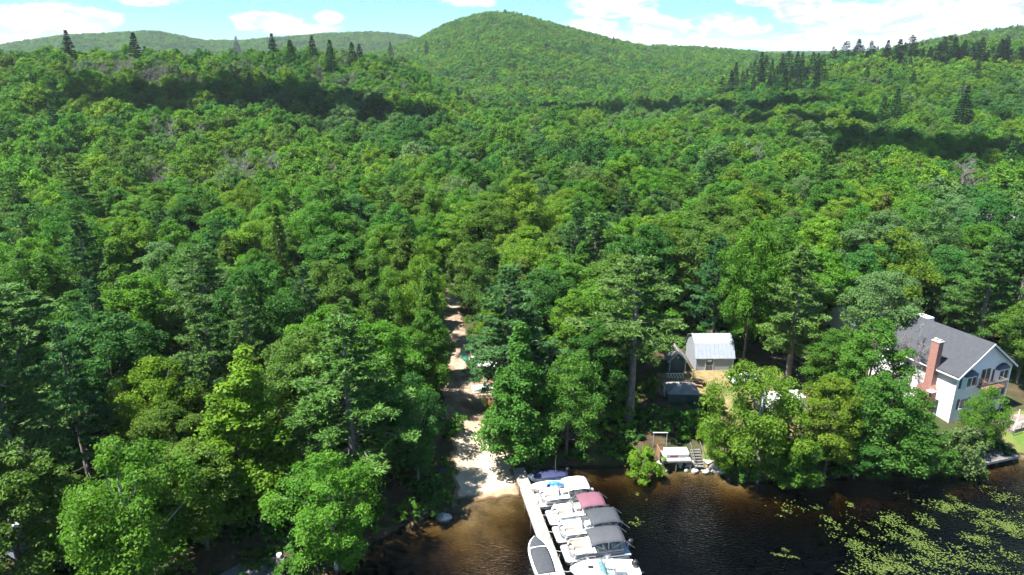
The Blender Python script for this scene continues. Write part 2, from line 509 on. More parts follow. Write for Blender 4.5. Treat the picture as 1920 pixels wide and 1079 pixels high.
M['offwhite'] = simple_mat('white_vinyl', (.78, .77, .73), .5, var=.05)
M['tan'] = simple_mat('tan_vinyl', (.48, .40, .29), .55, var=.08)
M['alu'] = simple_mat('aluminium', (.62, .63, .64), .35, 1.0, var=.08)
M['carpet'] = simple_mat('grey_carpet', (.42, .43, .45), .95, var=.1, scale=8)
M['carpet_blue'] = simple_mat('blue_carpet', (.10, .12, .2), .95, var=.1, scale=8)
M['canvas_white'] = simple_mat('white_canvas', (.8, .8, .78), .7, var=.04)
M['canvas_maroon'] = simple_mat('maroon_canvas', (.15, .06, .085), .8, var=.08, scale=2)
M['canvas_grey'] = simple_mat('charcoal_canvas', (.040, .046, .055), .8, var=.1, scale=2)
M['canvas_slate'] = simple_mat('slate_canvas', (.052, .055, .064), .8, var=.1, scale=2)
M['cover_grey'] = simple_mat('grey_cover', (.040, .044, .052), .8, var=.15, scale=2)
M['navy'] = simple_mat('navy_cover', (.018, .024, .07), .6, var=.2)
M['blue'] = simple_mat('blue_tarp', (.02, .12, .5), .45, var=.2)
M['cyan'] = simple_mat('cyan_tarp', (.06, .45, .75), .45, var=.2)
M['black'] = simple_mat('black_plastic', (.02, .02, .022), .35, var=.1)
M['grey'] = simple_mat('grey_paint', (.3, .31, .32), .5, var=.08)
M['trim_dark'] = simple_mat('dark_trim', (.03, .035, .05), .4, var=.1)
M['siding'] = lined_mat('white_clapboard', (.82, .81, .79), (.55, .55, .54), 2, .15, .55, .05)
M['shingle'] = lined_mat('grey_shingle', (.045, .048, .057), (.030, .032, .038), 2, .14, .9, .22)
M['shingle_pale'] = lined_mat('pale_shingle', (.24, .24, .24), (.15, .15, .15), 2, .14, .9, .2)
M['trim'] = simple_mat('white_trim', (.8, .8, .78), .45, var=.04)
M['brick'] = brick_mat('chimney_brick')
M['stone'] = simple_mat('shore_stone', (.34, .32, .30), .85, var=.4, scale=1.2, bump=.5, bump_scale=6)
M['boulder'] = simple_mat('boulder_stone', (.36, .35, .35), .85, var=.3, scale=2, bump=.5, bump_scale=6)
M['patio'] = two_tone_mat('patio_stone', (.15, .115, .095), (.24, .195, .17), 1.6)
M['glass'] = glass_mat('window_glass')
M['screen_glass'] = clear_mat('windscreen')
M['shutter'] = simple_mat('blue_shutter', (.02, .027, .055), .5, var=.1)
M['copper'] = simple_mat('dark_hood', (.025, .03, .055), .45, var=.12)
M['tin'] = lined_mat('metal_roof', (.25, .275, .31), (.17, .19, .22), 0, .6, .42, .12, .93)
M['barn'] = lined_mat('grey_board', (.27, .29, .325), (.18, .195, .22), 2, .2, .8, .12)
M['shed'] = lined_mat('green_board', (.055, .10, .095), (.035, .06, .058), 0, .2, .8, .15)
M['shed_trim'] = simple_mat('pale_trim', (.42, .44, .42), .7, var=.1)
M['door_dark'] = simple_mat('dark_door', (.07, .08, .09), .6, var=.1)
M['tarp'] = simple_mat('grey_tarp', (.22, .205, .195), .8, var=.18, scale=1.5)
M['tarp_side'] = simple_mat('green_screen', (.05, .085, .07), .9, var=.2)
M['cedar'] = simple_mat('orange_cedar', (.27, .15, .08), .75, var=.2)
M['kayak_yellow'] = simple_mat('yellow_hull', (.75, .55, .05), .35, var=.05)
M['kayak_orange'] = simple_mat('orange_hull', (.62, .16, .06), .35, var=.05)
M['kayak_green'] = simple_mat('green_hull', (.02, .13, .09), .35, var=.08)
M['rubber'] = simple_mat('rubber', (.02, .02, .02), .9)
M['car'] = simple_mat('white_car_paint', (.75, .77, .8), .25, var=.03, coat=.5)
M['cloud'] = simple_mat('cloud_body', (.92, .92, .93), 1.0, var=.02)


# ------------------------------------------------------------------ mesh helpers
def np_mesh(name, V, F, mats, tint=None, mat_index=None, smooth_shade=False):
    """V (n,3), F list of (m,k) integer arrays"""
    me = bpy.data.meshes.new(name)
    F = [np.asarray(f, np.int32) for f in F if len(f)]
    nl = sum(f.size for f in F); nf = sum(len(f) for f in F)
    me.vertices.add(len(V)); me.vertices.foreach_set('co', np.asarray(V, np.float32).ravel())
    me.loops.add(nl); me.loops.foreach_set('vertex_index', np.concatenate([f.ravel() for f in F]))
    me.polygons.add(nf)
    starts, o = [], 0
    for f in F:
        k = f.shape[1]
        starts.append(o + np.arange(len(f)) * k); o += f.size
    me.polygons.foreach_set('loop_start', np.concatenate(starts).astype(np.int32))
    if mat_index is not None:
        me.polygons.foreach_set('material_index', np.asarray(mat_index, np.int32))
    me.polygons.foreach_set('use_smooth', np.full(nf, smooth_shade))
    for m in mats:
        me.materials.append(m)
    if tint is not None:
        a = me.attributes.new('tint', 'FLOAT', 'POINT')
        a.data.foreach_set('value', np.asarray(tint, np.float32))
    me.update(calc_edges=True)
    return me


class MB:
    """collects plain shapes into one mesh"""
    def __init__(self):
        self.v, self.f = [], []

    def add(self, vs, fs):
        o = len(self.v)
        self.v += [tuple(v) for v in vs]
        self.f += [tuple(i + o for i in f) for f in fs]
        return self

    def box(self, c, s, rz=0.0, taper=1.0):
        x, y, z = s[0] / 2, s[1] / 2, s[2] / 2
        cs, sn = math.cos(rz), math.sin(rz)
        vs = []
        for dz, k in ((-z, 1.0), (z, taper)):
            for dx, dy in ((-x, -y), (x, -y), (x, y), (-x, y)):
                dx *= k; dy *= k
                vs.append((c[0] + dx * cs - dy * sn, c[1] + dx * sn + dy * cs, c[2] + dz))
        return self.add(vs, [(3, 2, 1, 0), (4, 5, 6, 7), (0, 1, 5, 4), (1, 2, 6, 5), (2, 3, 7, 6), (3, 0, 4, 7)])

    def tube(self, pts, r, n=6, caps=True):
        pts = [Vector(p) for p in pts]
        rs = r if isinstance(r, (list, tuple)) else [r] * len(pts)
        o = len(self.v)
        for i, p in enumerate(pts):
            d = (pts[min(i + 1, len(pts) - 1)] - pts[max(i - 1, 0)])
            if d.length < 1e-6:
                d = Vector((0, 0, 1))
            d.normalize()
            a = d.cross(Vector((0, 0, 1)) if abs(d.z) < .9 else Vector((1, 0, 0))).normalized()
            b = d.cross(a)
            for k in range(n):
                t = 2 * math.pi * k / n
                self.v.append(tuple(p + (a * math.cos(t) + b * math.sin(t)) * rs[i]))
        for i in range(len(pts) - 1):
            for k in range(n):
                self.f.append((o + i * n + k, o + i * n + (k + 1) % n, o + (i + 1) * n + (k + 1) % n, o + (i + 1) * n + k))
        if caps:
            self.f.append(tuple(o + k for k in range(n))[::-1])
            self.f.append(tuple(o + (len(pts) - 1) * n + k for k in range(n)))
        return self

    def prism(self, poly, z0, z1):
        n = len(poly)
        vs = [(p[0], p[1], z0) for p in poly] + [(p[0], p[1], z1) for p in poly]
        fs = [tuple(range(n))[::-1], tuple(range(n, 2 * n))] + [(i, (i + 1) % n, n + (i + 1) % n, n + i) for i in range(n)]
        return self.add(vs, fs)

    def extrude(self, poly3, off):
        """a planar polygon of 3-D points pushed along off"""
        n = len(poly3)
        o = Vector(off)
        vs = [tuple(p) for p in poly3] + [tuple(Vector(p) + o) for p in poly3]
        fs = [tuple(range(n))[::-1], tuple(range(n, 2 * n))] + [(i, (i + 1) % n, n + (i + 1) % n, n + i) for i in range(n)]
        return self.add(vs, fs)

    def loft(self, secs, closed=True, caps=True):
        n = len(secs[0]); o = len(self.v)
        for s in secs:
            self.v += [tuple(p) for p in s]
        m = n if closed else n - 1
        for i in range(len(secs) - 1):
            for k in range(m):
                self.f.append((o + i * n + k, o + i * n + (k + 1) % n, o + (i + 1) * n + (k + 1) % n, o + (i + 1) * n + k))
        if caps:
            self.f.append(tuple(o + k for k in range(n))[::-1])
            self.f.append(tuple(o + (len(secs) - 1) * n + k for k in range(n)))
        return self

    def build(self, name, mat, parent=None, smooth_shade=False, bevel=0.0, loc=None):
        me = bpy.data.meshes.new(name)
        me.from_pydata(self.v, [], self.f)
        me.materials.append(mat)
        import bmesh
        bm = bmesh.new(); bm.from_mesh(me)
        bmesh.ops.recalc_face_normals(bm, faces=bm.faces)
        bm.to_mesh(me); bm.free()
        if smooth_shade:
            me.polygons.foreach_set('use_smooth', [True] * len(me.polygons))
        o = bpy.data.objects.new(name, me)
        col.objects.link(o)
        if parent is not None:
            o.parent = parent
        if loc is not None:
            o.location = loc
        if bevel:
            b = o.modifiers.new('edge', 'BEVEL'); b.width = bevel; b.segments = 2; b.limit_method = 'ANGLE'; b.angle_limit = math.radians(50)
        return o


def tag(o, label=None, cat=None, group=None, kind=None):
    if label: o['label'] = label
    if cat: o['category'] = cat
    if group: o['group'] = group
    if kind: o['kind'] = kind
    return o


def empty(name, loc, rz=0.0, label=None, cat=None, group=None):
    o = bpy.data.objects.new(name, None)
    o.empty_display_size = .3
    col.objects.link(o)
    o.location = loc; o.rotation_euler = (0, 0, rz)
    return tag(o, label, cat, group)


def mesh_obj(name, me, parent=None):
    o = bpy.data.objects.new(name, me)
    col.objects.link(o)
    if parent is not None:
        o.parent = parent
    return o


# ------------------------------------------------------------------ ground, lake bed, water
def axis(lo_far, lo, hi, hi_far, step, growth):
    a = list(np.arange(lo, hi + step * .5, step))
    s = step; x = lo; left = []
    while x > lo_far:
        s *= growth; x -= s; left.append(x)
    s = step; x = a[-1]; right = []
    while x < hi_far:
        s *= growth; x += s; right.append(x)
    return np.array(left[::-1] + a + right)


xs = axis(-5200, -40, 76, 5200, .8, 1.065)
ys = axis(-900, 46, 112, 5600, .8, 1.05)
GX, GY = np.meshgrid(xs, ys)
GZ = terrain(GX, GY)
nx, ny = len(xs), len(ys)
gi = np.arange(nx * ny).reshape(ny, nx)
gq = np.stack([gi[:-1, :-1], gi[:-1, 1:], gi[1:, 1:], gi[1:, :-1]], -1).reshape(-1, 4)
cx = (GX[:-1, :-1] + GX[1:, 1:]).ravel() / 2; cyy = (GY[:-1, :-1] + GY[1:, 1:]).ravel() / 2
wet = shore_dist(cx, cyy) < -.3
GV = np.stack([GX.ravel(), GY.ravel(), GZ.ravel()], -1)
gm = np_mesh('ground', GV, [gq], [M['floor'], M['bed']], mat_index=wet.astype(int), smooth_shade=True)
tag(mesh_obj('ground', gm), 'dark leaf littered forest floor and lake bed', None, None, 'structure')

wb = MB().box((0, -395, -6), (1900, 1010, 12))
tag(wb.build('lake_water', M['water']), 'dark tea brown lake water', None, None, 'structure')


def sheet(name, outline, mat, dz, step=.8, ragged=.35, seed=1, label=None):
    """a patch of ground cover draped over the terrain, with a ragged edge"""
    rng = random.Random(seed)
    pts = []
    n = len(outline)
    for i in range(n):
        a = Vector(outline[i][:2]); b = Vector(outline[(i + 1) % n][:2])
        k = max(1, int((b - a).length / .5))
        nrm = Vector((-(b - a).y, (b - a).x)).normalized()
        for j in range(k):
            t = (i * 7.3 + j) * .9
            off = (math.sin(t * .61) + math.sin(t * 1.7 + 1)) * .35 + rng.uniform(-.5, .5)
            pts.append(a.lerp(b, j / k) + nrm * off * ragged)
    m = len(pts)
    x0, x1 = min(p.x for p in pts), max(p.x for p in pts); y0, y1 = min(p.y for p in pts), max(p.y for p in pts)
    inner = []
    P = np.array([(p.x, p.y) for p in pts]); Q = np.roll(P, -1, 0)
    gx, gy = np.meshgrid(np.arange(x0, x1, step), np.arange(y0, y1, step))
    gx = gx.ravel() + .05; gy = gy.ravel() + .03
    ins = np.zeros(len(gx), bool)
    for a, b in zip(P, Q):
        c = ((a[1] > gy) != (b[1] > gy)) & (gx < (b[0] - a[0]) * (gy - a[1]) / (b[1] - a[1] + 1e-12) + a[0])
        ins ^= c
    inner = [Vector((x, y)) for x, y in zip(gx[ins], gy[ins])]
    vo, eo, fo, *_ = delaunay_2d_cdt(pts + inner, [(i, (i + 1) % m) for i in range(m)], [], 1, 1e-4)
    vx = np.array([v.x for v in vo]); vy = np.array([v.y for v in vo])
    vz = terrain(vx, vy) + dz
    me = bpy.data.meshes.new(name)
    me.from_pydata([tuple(t) for t in zip(vx, vy, vz)], [], [tuple(f) for f in fo])
    best = np.full(len(vx), 1e9)
    for a, b in zip(P, Q):
        d = b - a; t = np.clip(((vx - a[0]) * d[0] + (vy - a[1]) * d[1]) / (d @ d + 1e-12), 0, 1)
        best = np.minimum(best, np.hypot(vx - a[0] - t * d[0], vy - a[1] - t * d[1]))
    at_ = me.attributes.new('edge', 'FLOAT', 'POINT'); at_.data.foreach_set('value', np.clip(best / 1.0, 0, 1).astype(np.float32))
    me.materials.append(mat)
    me.polygons.foreach_set('use_smooth', [True] * len(me.polygons))
    return tag(mesh_obj(name, me), label, None, None, 'structure')


def gpx(lst):
    return [tuple(ground(*p))[:2] for p in lst]


def ribbon(rows):
    left = [tuple(ground(l, y))[:2] for y, l, r in rows]
    right = [tuple(ground(r, y))[:2] for y, l, r in rows]
    return left + right[::-1]


sheet('dirt_track', ribbon([(800, 830, 940), (760, 826, 936), (720, 826, 930), (680, 826, 912), (650, 824, 890), (610, 822, 872), (570, 818, 862), (530, 812, 858), (480, 806, 850), (430, 800, 840)]), M['dirt'], .05, 1.2, .4, 3, 'brown dirt track leading uphill')
sheet('gravel_clearing', ribbon([(585, 822, 862), (560, 820, 866), (540, 812, 866), (515, 806, 866), (495, 812, 858)]), M['gravel'], .085, 1.2, .4, 5, 'pale gravel clearing on the track')
sheet('beach', ribbon([(935, 850, 985), (915, 852, 974), (895, 846, 968), (875, 846, 966), (850, 846, 960), (825, 850, 950), (800, 856, 944), (782, 866, 936)]), M['sand'], .09, .8, .3, 4, 'pale sand beach and boat ramp')
sheet('yard', gpx([(1222, 700), (1290, 692), (1400, 684), (1470, 690), (1530, 740), (1520, 800), (1450, 850), (1345, 878), (1300, 870), (1330, 800), (1325, 760), (1300, 755), (1225, 745)]), M['yard'], .06, 1.0, .4, 6, 'dry brown grass yard round the barn')
sheet('lawn', gpx([(1862, 858), (1870, 800), (1885, 770), (1990, 760), (2060, 800), (2040, 850), (1960, 851), (1905, 856)]), M['lawn'], .06, .8, .25, 7, 'bright green lawn beside the house')


# ------------------------------------------------------------------ tree generators (numpy)
def unit(a):
    return a / np.maximum(np.linalg.norm(a, axis=-1, keepdims=True), 1e-9)


def diamonds(rng, C, Nn, Ln, W, T=None):
    """leaf-shaped faces: centres C, normals Nn, half length Ln, half width W"""
    n = len(C)
    R = rng.normal(size=(n, 3)) if T is None else T
    t = unit(R - (R * Nn).sum(1, keepdims=True) * Nn)
    b = np.cross(Nn, t)
    Ln = np.broadcast_to(np.asarray(Ln), (n,))[:, None]; W = np.broadcast_to(np.asarray(W), (n,))[:, None]
    V = np.stack([C - t * Ln, C + b * W - t * Ln * .15, C + t * Ln, C - b * W - t * Ln * .15], 1).reshape(-1, 3)
    return V, np.arange(n * 4).reshape(n, 4)


def limbs(segs, n=5):
    """tapered tubes: list of (points, radii)"""
    b = MB()
    for p, r in segs:
        b.tube(p, list(r), n, False)
    return np.array(b.v), np.array(b.f)


def bend(rng, a, b, k, w):
    a = np.array(a, float); b = np.array(b, float)
    L = np.linalg.norm(b - a)
    out = []
    off = rng.normal(size=3) * w * L
    for i in range(k):
        t = i / (k - 1)
        out.append(a + (b - a) * t + off * math.sin(math.pi * t) + np.array([0, 0, .10 * L * math.sin(math.pi * t)]))
    return out


def gen_broadleaf(seed, H=17, R=4.2, base=.22, nclump=110, lpc=150, ls=.2, shape='round', droop=0.0, nlimb=14, zf=.74, upn=.55, grain=.38):
    rng = np.random.default_rng(seed)
    zb = H * base
    C, S = [], []
    ph = rng.uniform(0, 6.28, 4)
    while len(C) < nclump:
        t = rng.uniform(0, 1)
        if shape == 'round':
            pr = max(0.0, 1 - abs(2 * t ** .85 - .95) ** 2.3) ** .5
        elif shape == 'cone':
            pr = (1 - t) ** .8 * min(1, .45 + t * 3.2)
        elif shape == 'dome':
            pr = (1 - t ** 2.6) ** .6 * min(1, .8 + t)
        else:
            pr = (math.sin(math.pi * (t * .9 + .07))) ** .7
        if rng.uniform() > pr + .12:
            continue
        a = rng.uniform(0, 2 * math.pi)
        rho = (1 - rng.uniform(0, 1) ** 2.2 * .62)
        lob = 1 + .22 * math.sin(3 * a + ph[0] + t * 3) + .18 * math.sin(5 * a + ph[1] - t * 4) + rng.normal() * .09
        r = R * pr * rho * lob
        C.append((r * math.cos(a), r * math.sin(a), zb + t * (H - zb) * .97))
        S.append(R * rng.uniform(.15, .30) * (.65 + .5 * pr))
    C = np.array(C); S = np.array(S)
    lean = rng.normal(size=2) * .04 * H
    C[:, :2] += (C[:, 2:3] / H) ** 1.5 * lean
    cnt = np.maximum(8, (lpc * (S / S.mean()) ** 1.6).astype(int))
    idx = np.repeat(np.arange(nclump), cnt)
    n = len(idx)
    d = unit(rng.normal(size=(n, 3)))
    flip = (d[:, 2] < 0) & (rng.uniform(size=n) < .72)
    d[flip, 2] *= -1
    rad = S[idx] * (1 - .55 * rng.uniform(size=n) ** 1.5 + (rng.uniform(size=n) < .08) * rng.uniform(0, .5, n))
    P = C[idx] + d * rad[:, None] * np.array([1, 1, zf + droop * .2])
    P[:, 2] -= droop * rng.uniform(size=n) ** 2 * S[idx] * 1.6
    nrm = unit(d * .6 + np.array([0, 0, upn]) + rng.normal(size=(n, 3)) * .48)
    ln = ls * rng.uniform(.65, 1.35, n)
    T = None
    if droop:
        T = rng.normal(size=(n, 3)) * .5 + np.array([0, 0, -1.2]) * droop
    V, F = diamonds(rng, P, nrm, ln, ln * rng.uniform(.5, .75, n), T)
    ct = rng.uniform(0, 1, nclump)
    tint = np.clip((1 - grain) * ct[idx] + grain * rng.uniform(size=n), 0, 1)
    top = np.array([lean[0] * .7, lean[1] * .7, H * .82])
    r0 = H * .0125 + .04
    tr = [np.array([0, 0, -.8]), np.array([0, 0, H * .12]), np.array([lean[0] * .12, lean[1] * .12, H * .35]), top * np.array([.7, .7, .72]), top]
    segs = [(tr, [r0 * 1.25, r0, r0 * .8, r0 * .45, .02])]
    for k in rng.choice(nclump, min(nlimb, nclump), replace=False):
        z0 = max(zb * .75, C[k, 2] * rng.uniform(.45, .7))
        f = min(1, z0 / H) ** 1.5
        segs.append((bend(rng, (lean[0] * f, lean[1] * f, z0), C[k], 4, .05), [r0 * .42, r0 * .3, r0 * .2, .015]))
    return V, F, np.repeat(tint, 4), limbs(segs)


def gen_pine(seed, H=24, R=4.6, base=.2, spacing=.85, per=5, tufts=7.5, blades=7, bl=.28, bw=.05, prof='white', up=.16, rag=.45, dead=8):
    rng = np.random.default_rng(seed)
    zb = H * base
    segs = [([np.array([0, 0, -.8]), np.array([0, 0, H * .3]), np.array([0, 0, H * .7]), np.array([0, 0, H * .985])], [H * .014, H * .0115, H * .006, .03])]
    TC, TD, TT = [], [], []
    z = zb
    while z < H * .985:
        t = (z - zb) / (H - zb)
        nb = rng.integers(per - 1, per + 2)
        a0 = rng.uniform(0, 6.28)
        for k in range(nb):
            if prof == 'white':
                Lb = R * ((1 - t ** 1.5) * .95 + .08) * min(1, .6 + t * 2.5) * rng.uniform(1 - rag, 1.12)
            elif prof == 'cone':
                Lb = R * ((1 - t) ** .85 + .04) * rng.uniform(1 - rag * .6, 1.06)
            else:
                Lb = R * ((1 - t) ** .7 + .05) * min(1, .5 + 2 * t) * rng.uniform(1 - rag, 1.1)
            if rng.uniform() < .07:
                continue
            a = a0 + k * 6.283 / nb + rng.normal() * .22
            rise = up * (.3 + 1.3 * t) + rng.normal() * .06
            dirv = np.array([math.cos(a), math.sin(a), 0])
            n = max(3, int(Lb * tufts))
            s = np.sqrt(rng.uniform(.06, 1, n))
            s = np.maximum(s, .22 if Lb > 1 else .05)
            lat = rng.normal(size=n) * .19 * Lb * (1.15 - s) ** .6 * np.minimum(1, s * 1.6) + rng.normal(size=n) * .06
            zz = z + rise * Lb * s - (.10 * Lb) * s ** 2 * (1 if prof != 'white' else .3) + rng.normal(size=n) * .05 + .05 * np.cos(lat * 4)
            side = np.array([-dirv[1], dirv[0], 0])
            P = dirv * (s * Lb)[:, None] + side * lat[:, None]
            P[:, 2] = zz
            TC.append(P); TD.append(np.tile(dirv, (n, 1)) + side * (lat / (Lb * .5 + .2))[:, None])
            TT.append(np.full(n, rng.uniform(.2, .8)) + (s - .5) * .4)
            if Lb > 1.2 and rng.uniform() < .8:
                segs.append(([np.array([0, 0, z - .05]), dirv * Lb * .5 + np.array([0, 0, z + rise * Lb * .5]), dirv * Lb * .93 + np.array([0, 0, z + rise * Lb * .9 - .06 * Lb])], [.022 + Lb * .011, .015 + Lb * .006, .01]))
        z += spacing * rng.uniform(.7, 1.3) * (1.15 - .45 * t)
    for k in range(dead):      # bare stubs on the lower trunk
        a = rng.uniform(0, 6.28); zz = zb * rng.uniform(.35, 1.0); Lb = R * rng.uniform(.2, .5)
        e = np.array([math.cos(a) * Lb, math.sin(a) * Lb, zz - .1 * Lb])
        segs.append(([np.array([0, 0, zz]), e * np.array([.5, .5, 1]), e], [.035, .025, .01]))
    C = np.concatenate(TC); D = unit(np.concatenate(TD)); tt = np.concatenate(TT)
    n = len(C)
    idx = np.repeat(np.arange(n), blades)
    m = len(idx)
    ax = unit(D[idx] * .55 + np.array([0, 0, .42]) + rng.normal(size=(m, 3)) * .75)
    nr = unit(np.array([0, 0, 1.0]) + rng.normal(size=(m, 3)) * .75)
    nr = unit(nr - (nr * ax).sum(1, keepdims=True) * ax)
    ln = bl * rng.uniform(.6, 1.25, m)
    V, F = diamonds(rng, C[idx] + ax * ln[:, None] * .8, nr, ln, bw * rng.uniform(.7, 1.3, m), ax)
    tint = np.clip(tt[idx] * .75 + rng.uniform(-.12, .32, m), 0, 1)
    return V, F, np.repeat(tint, 4), limbs(segs)


def gen_bare(seed, H=13, R=3.4, n1=16, n2=9, n3=7):
    """a dead tree: limbs, branches and fine twigs"""
    rng = np.random.default_rng(seed)
    segs = [([np.array([0, 0, -.6]), np.array([rng.normal() * .2, rng.normal() * .2, H * .5]), np.array([rng.normal() * .5, rng.normal() * .5, H * .97])], [H * .012, H * .008, .02])]
    for i in range(n1):
        z = H * rng.uniform(.25, .92); a = rng.uniform(0, 6.28); t = z / H
        L = R * (1.15 - t) * rng.uniform(.7, 1.3) + .6
        e = np.array([math.cos(a) * L, math.sin(a) * L, z + L * rng.uniform(.3, .9)])
        p0 = np.array([0, 0, z])
        segs.append((bend(rng, p0, e, 4, .06), [.07, .05, .035, .012]))
        for j in range(n2):
            q = p0 + (e - p0) * rng.uniform(.3, 1)
            f = q + unit(e - p0 + rng.normal(size=3) * L * .7) * L * rng.uniform(.25, .5)
            segs.append(([q, f], [.03, .012]))
            for k in range(n3):
                g = q + (f - q) * rng.uniform(.3, 1)
                h = g + unit(f - q + rng.normal(size=3) * .8) * rng.uniform(.3, .9)
                segs.append(([g, h], [.02, .008]))
    return limbs(segs, 3)


def split_meshes(name, gen, leafm, barkm):
    V, F, T, (tv, tf) = gen
    crown = np_mesh(name + '_crown', V, [F], [leafm], T)
    trunk = np_mesh(name + '_trunk', tv, [tf], [barkm], smooth_shade=True)
    return crown, trunk, V


def joined_mesh(name, gen, leafm, barkm):
    V, F, T, (tv, tf) = gen
    o = len(V)
    return np_mesh(name, np.concatenate([V, tv]), [F, tf + o], [leafm, barkm], np.concatenate([T, np.full(len(tv), .5)]),
                   np.concatenate([np.zeros(len(F), int), np.ones(len(tf), int)]))


# near variants: (crown mesh, trunk mesh, real height, real radius)
NEAR = {}


def variant(kind, key, gen, leafm, barkm, H):
    c, t, V = split_meshes(kind + '_' + key, gen, leafm, barkm)
    r = np.percentile(np.hypot(V[:, 0], V[:, 1]), 96)
    NEAR.setdefault(kind, []).append((c, t, float(V[:, 2].max()), float(r)))


for i in range(8):
    rr = random.Random(100 + i)
    variant('broadleaf', str(i), gen_broadleaf(11 + i, 17, 4.0 + rr.random() * .9, .16 + rr.random() * .1, 115 + rr.randrange(45), 235, .145,
                                               ['round', 'dome', 'round', 'egg', 'round', 'dome', 'egg', 'round'][i]), M['leaf'], M['bark'], 17)
for i in range(3):
    variant('conical', str(i), gen_broadleaf(41 + i, 16, 3.5, .08, 160, 150, .135, 'cone', .35, nlimb=10), M['leaf'], M['bark'], 16)
for i in range(2):
    variant('birch', str(i), gen_broadleaf(51 + i, 15, 4.3, .14, 130, 205, .13, 'egg', .3, nlimb=16), M['leaf'], M['bark_birch'], 15)
for i in range(4):
    variant('pine', str(i), gen_pine(61 + i, 24, 4.7, [.2, .46, .14, .26][i], .95, 5, 15, 9, .23, .046, 'white', .14, .55), M['needle'], M['bark_pine'], 24)
for i in range(3):
    variant('spruce', str(i), gen_pine(71 + i, 20, 3.0, .1, .75, 6, 7.5, 6, .26, .08, 'cone', .02, .4, 2), M['needle'], M['bark'], 20)
for i in range(2):
    variant('shrub', str(i), gen_broadleaf(81 + i, 3.2, 1.9, .02, 40, 75, .13, 'dome', .1, nlimb=6), M['leaf'], M['bark'], 3.2)
variant('willow', '0', gen_broadleaf(91, 6.5, 3.0, .02, 80, 130, .17, 'dome', 1.0, nlimb=10), M['leaf'], M['bark'], 6.5)
BARE = []
for i in range(3):
    tv, tf = gen_bare(95 + i)
    BARE.append(np_mesh('dead_tree_limbs_%d' % i, tv, [tf], [M['bark_pale']]))

# ------------------------------------------------------------------ colours of the single trees (real leaf colours)
PAL = {
    'yellow': (.114, .196, .024), 'bright': (.084, .182, .025), 'mid': (.061, .150, .025), 'blue': (.054, .142, .036),
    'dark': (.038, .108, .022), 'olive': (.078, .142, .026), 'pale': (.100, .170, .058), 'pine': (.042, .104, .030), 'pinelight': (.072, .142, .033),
    'pinedark': (.021, .050, .025), 'rust': (.108, .135, .032),
}
WORD = {'yellow': 'yellow green', 'bright': 'bright green', 'mid': 'mid green', 'blue': 'bluish green', 'dark': 'dark green', 'olive': 'olive green',
        'pale': 'pale grey green', 'pine': 'deep green', 'pinelight': 'soft green', 'pinedark': 'blackish green', 'rust': 'brownish green'}
TREES = []       # every single tree: dict(x, y, px, py, label, ...)


def jitter_col(c, rng, s=.12):
    k = 1 + rng.uniform(-s, s)
    return (c[0] * k * (1 + rng.uniform(-s, s)), c[1] * k, c[2] * k * (1 + rng.uniform(-s, s)), 1)


NAMES = {'broadleaf': 'broadleaf_tree', 'conical': 'conical_tree', 'birch': 'birch_tree', 'pine': 'pine_tree', 'spruce': 'spruce_tree', 'shrub': 'shrub', 'willow': 'willow_bush'}
CATS = {'broadleaf': 'tree', 'conical': 'tree', 'birch': 'tree', 'pine': 'pine tree', 'spruce': 'spruce tree', 'shrub': 'shrub', 'willow': 'bush'}


def plant(kind, x, y, h, r, colname, rng, label=None, group=None, var=None, sink=0.0):
    vs_ = NEAR[kind]
    c, t, H, R = vs_[rng.randrange(len(vs_)) if var is None else var % len(vs_)]
    z = tz(x, y) - sink
    root = empty(NAMES[kind], (x, y, z), rng.uniform(0, 6.28), label, CATS[kind], group)
    sx = r / R
    root.scale = (sx, sx, h / H)
    o = mesh_obj('crown', c, root)
    o.color = jitter_col(PAL[colname], rng)
    mesh_obj('trunk', t, root)
    TREES.append(dict(o=root, x=x, y=y, z=z + h * .7, h=h, r=r, kind=kind, col=colname, label=label))
    return root


def plant_px(kind, bx, by, top, wpx, colname, label, seed, var=None, group=None):
    """a tree whose foot, top and width were read off the photograph"""
    rng = random.Random(seed)
    p = ground(bx, by)
    d = ray(bx, top)
    zt = CAM_H + d[2] * (p.y / d[1])
    h = zt - p.z
    dep = p.y * math.cos(PITCH) - ((p.z + h * .6) - CAM_H) * math.sin(PITCH)
    r = wpx / 2 * dep / FPX
    return plant(kind, p.x, p.y, h, r, colname, rng, label, group, var)


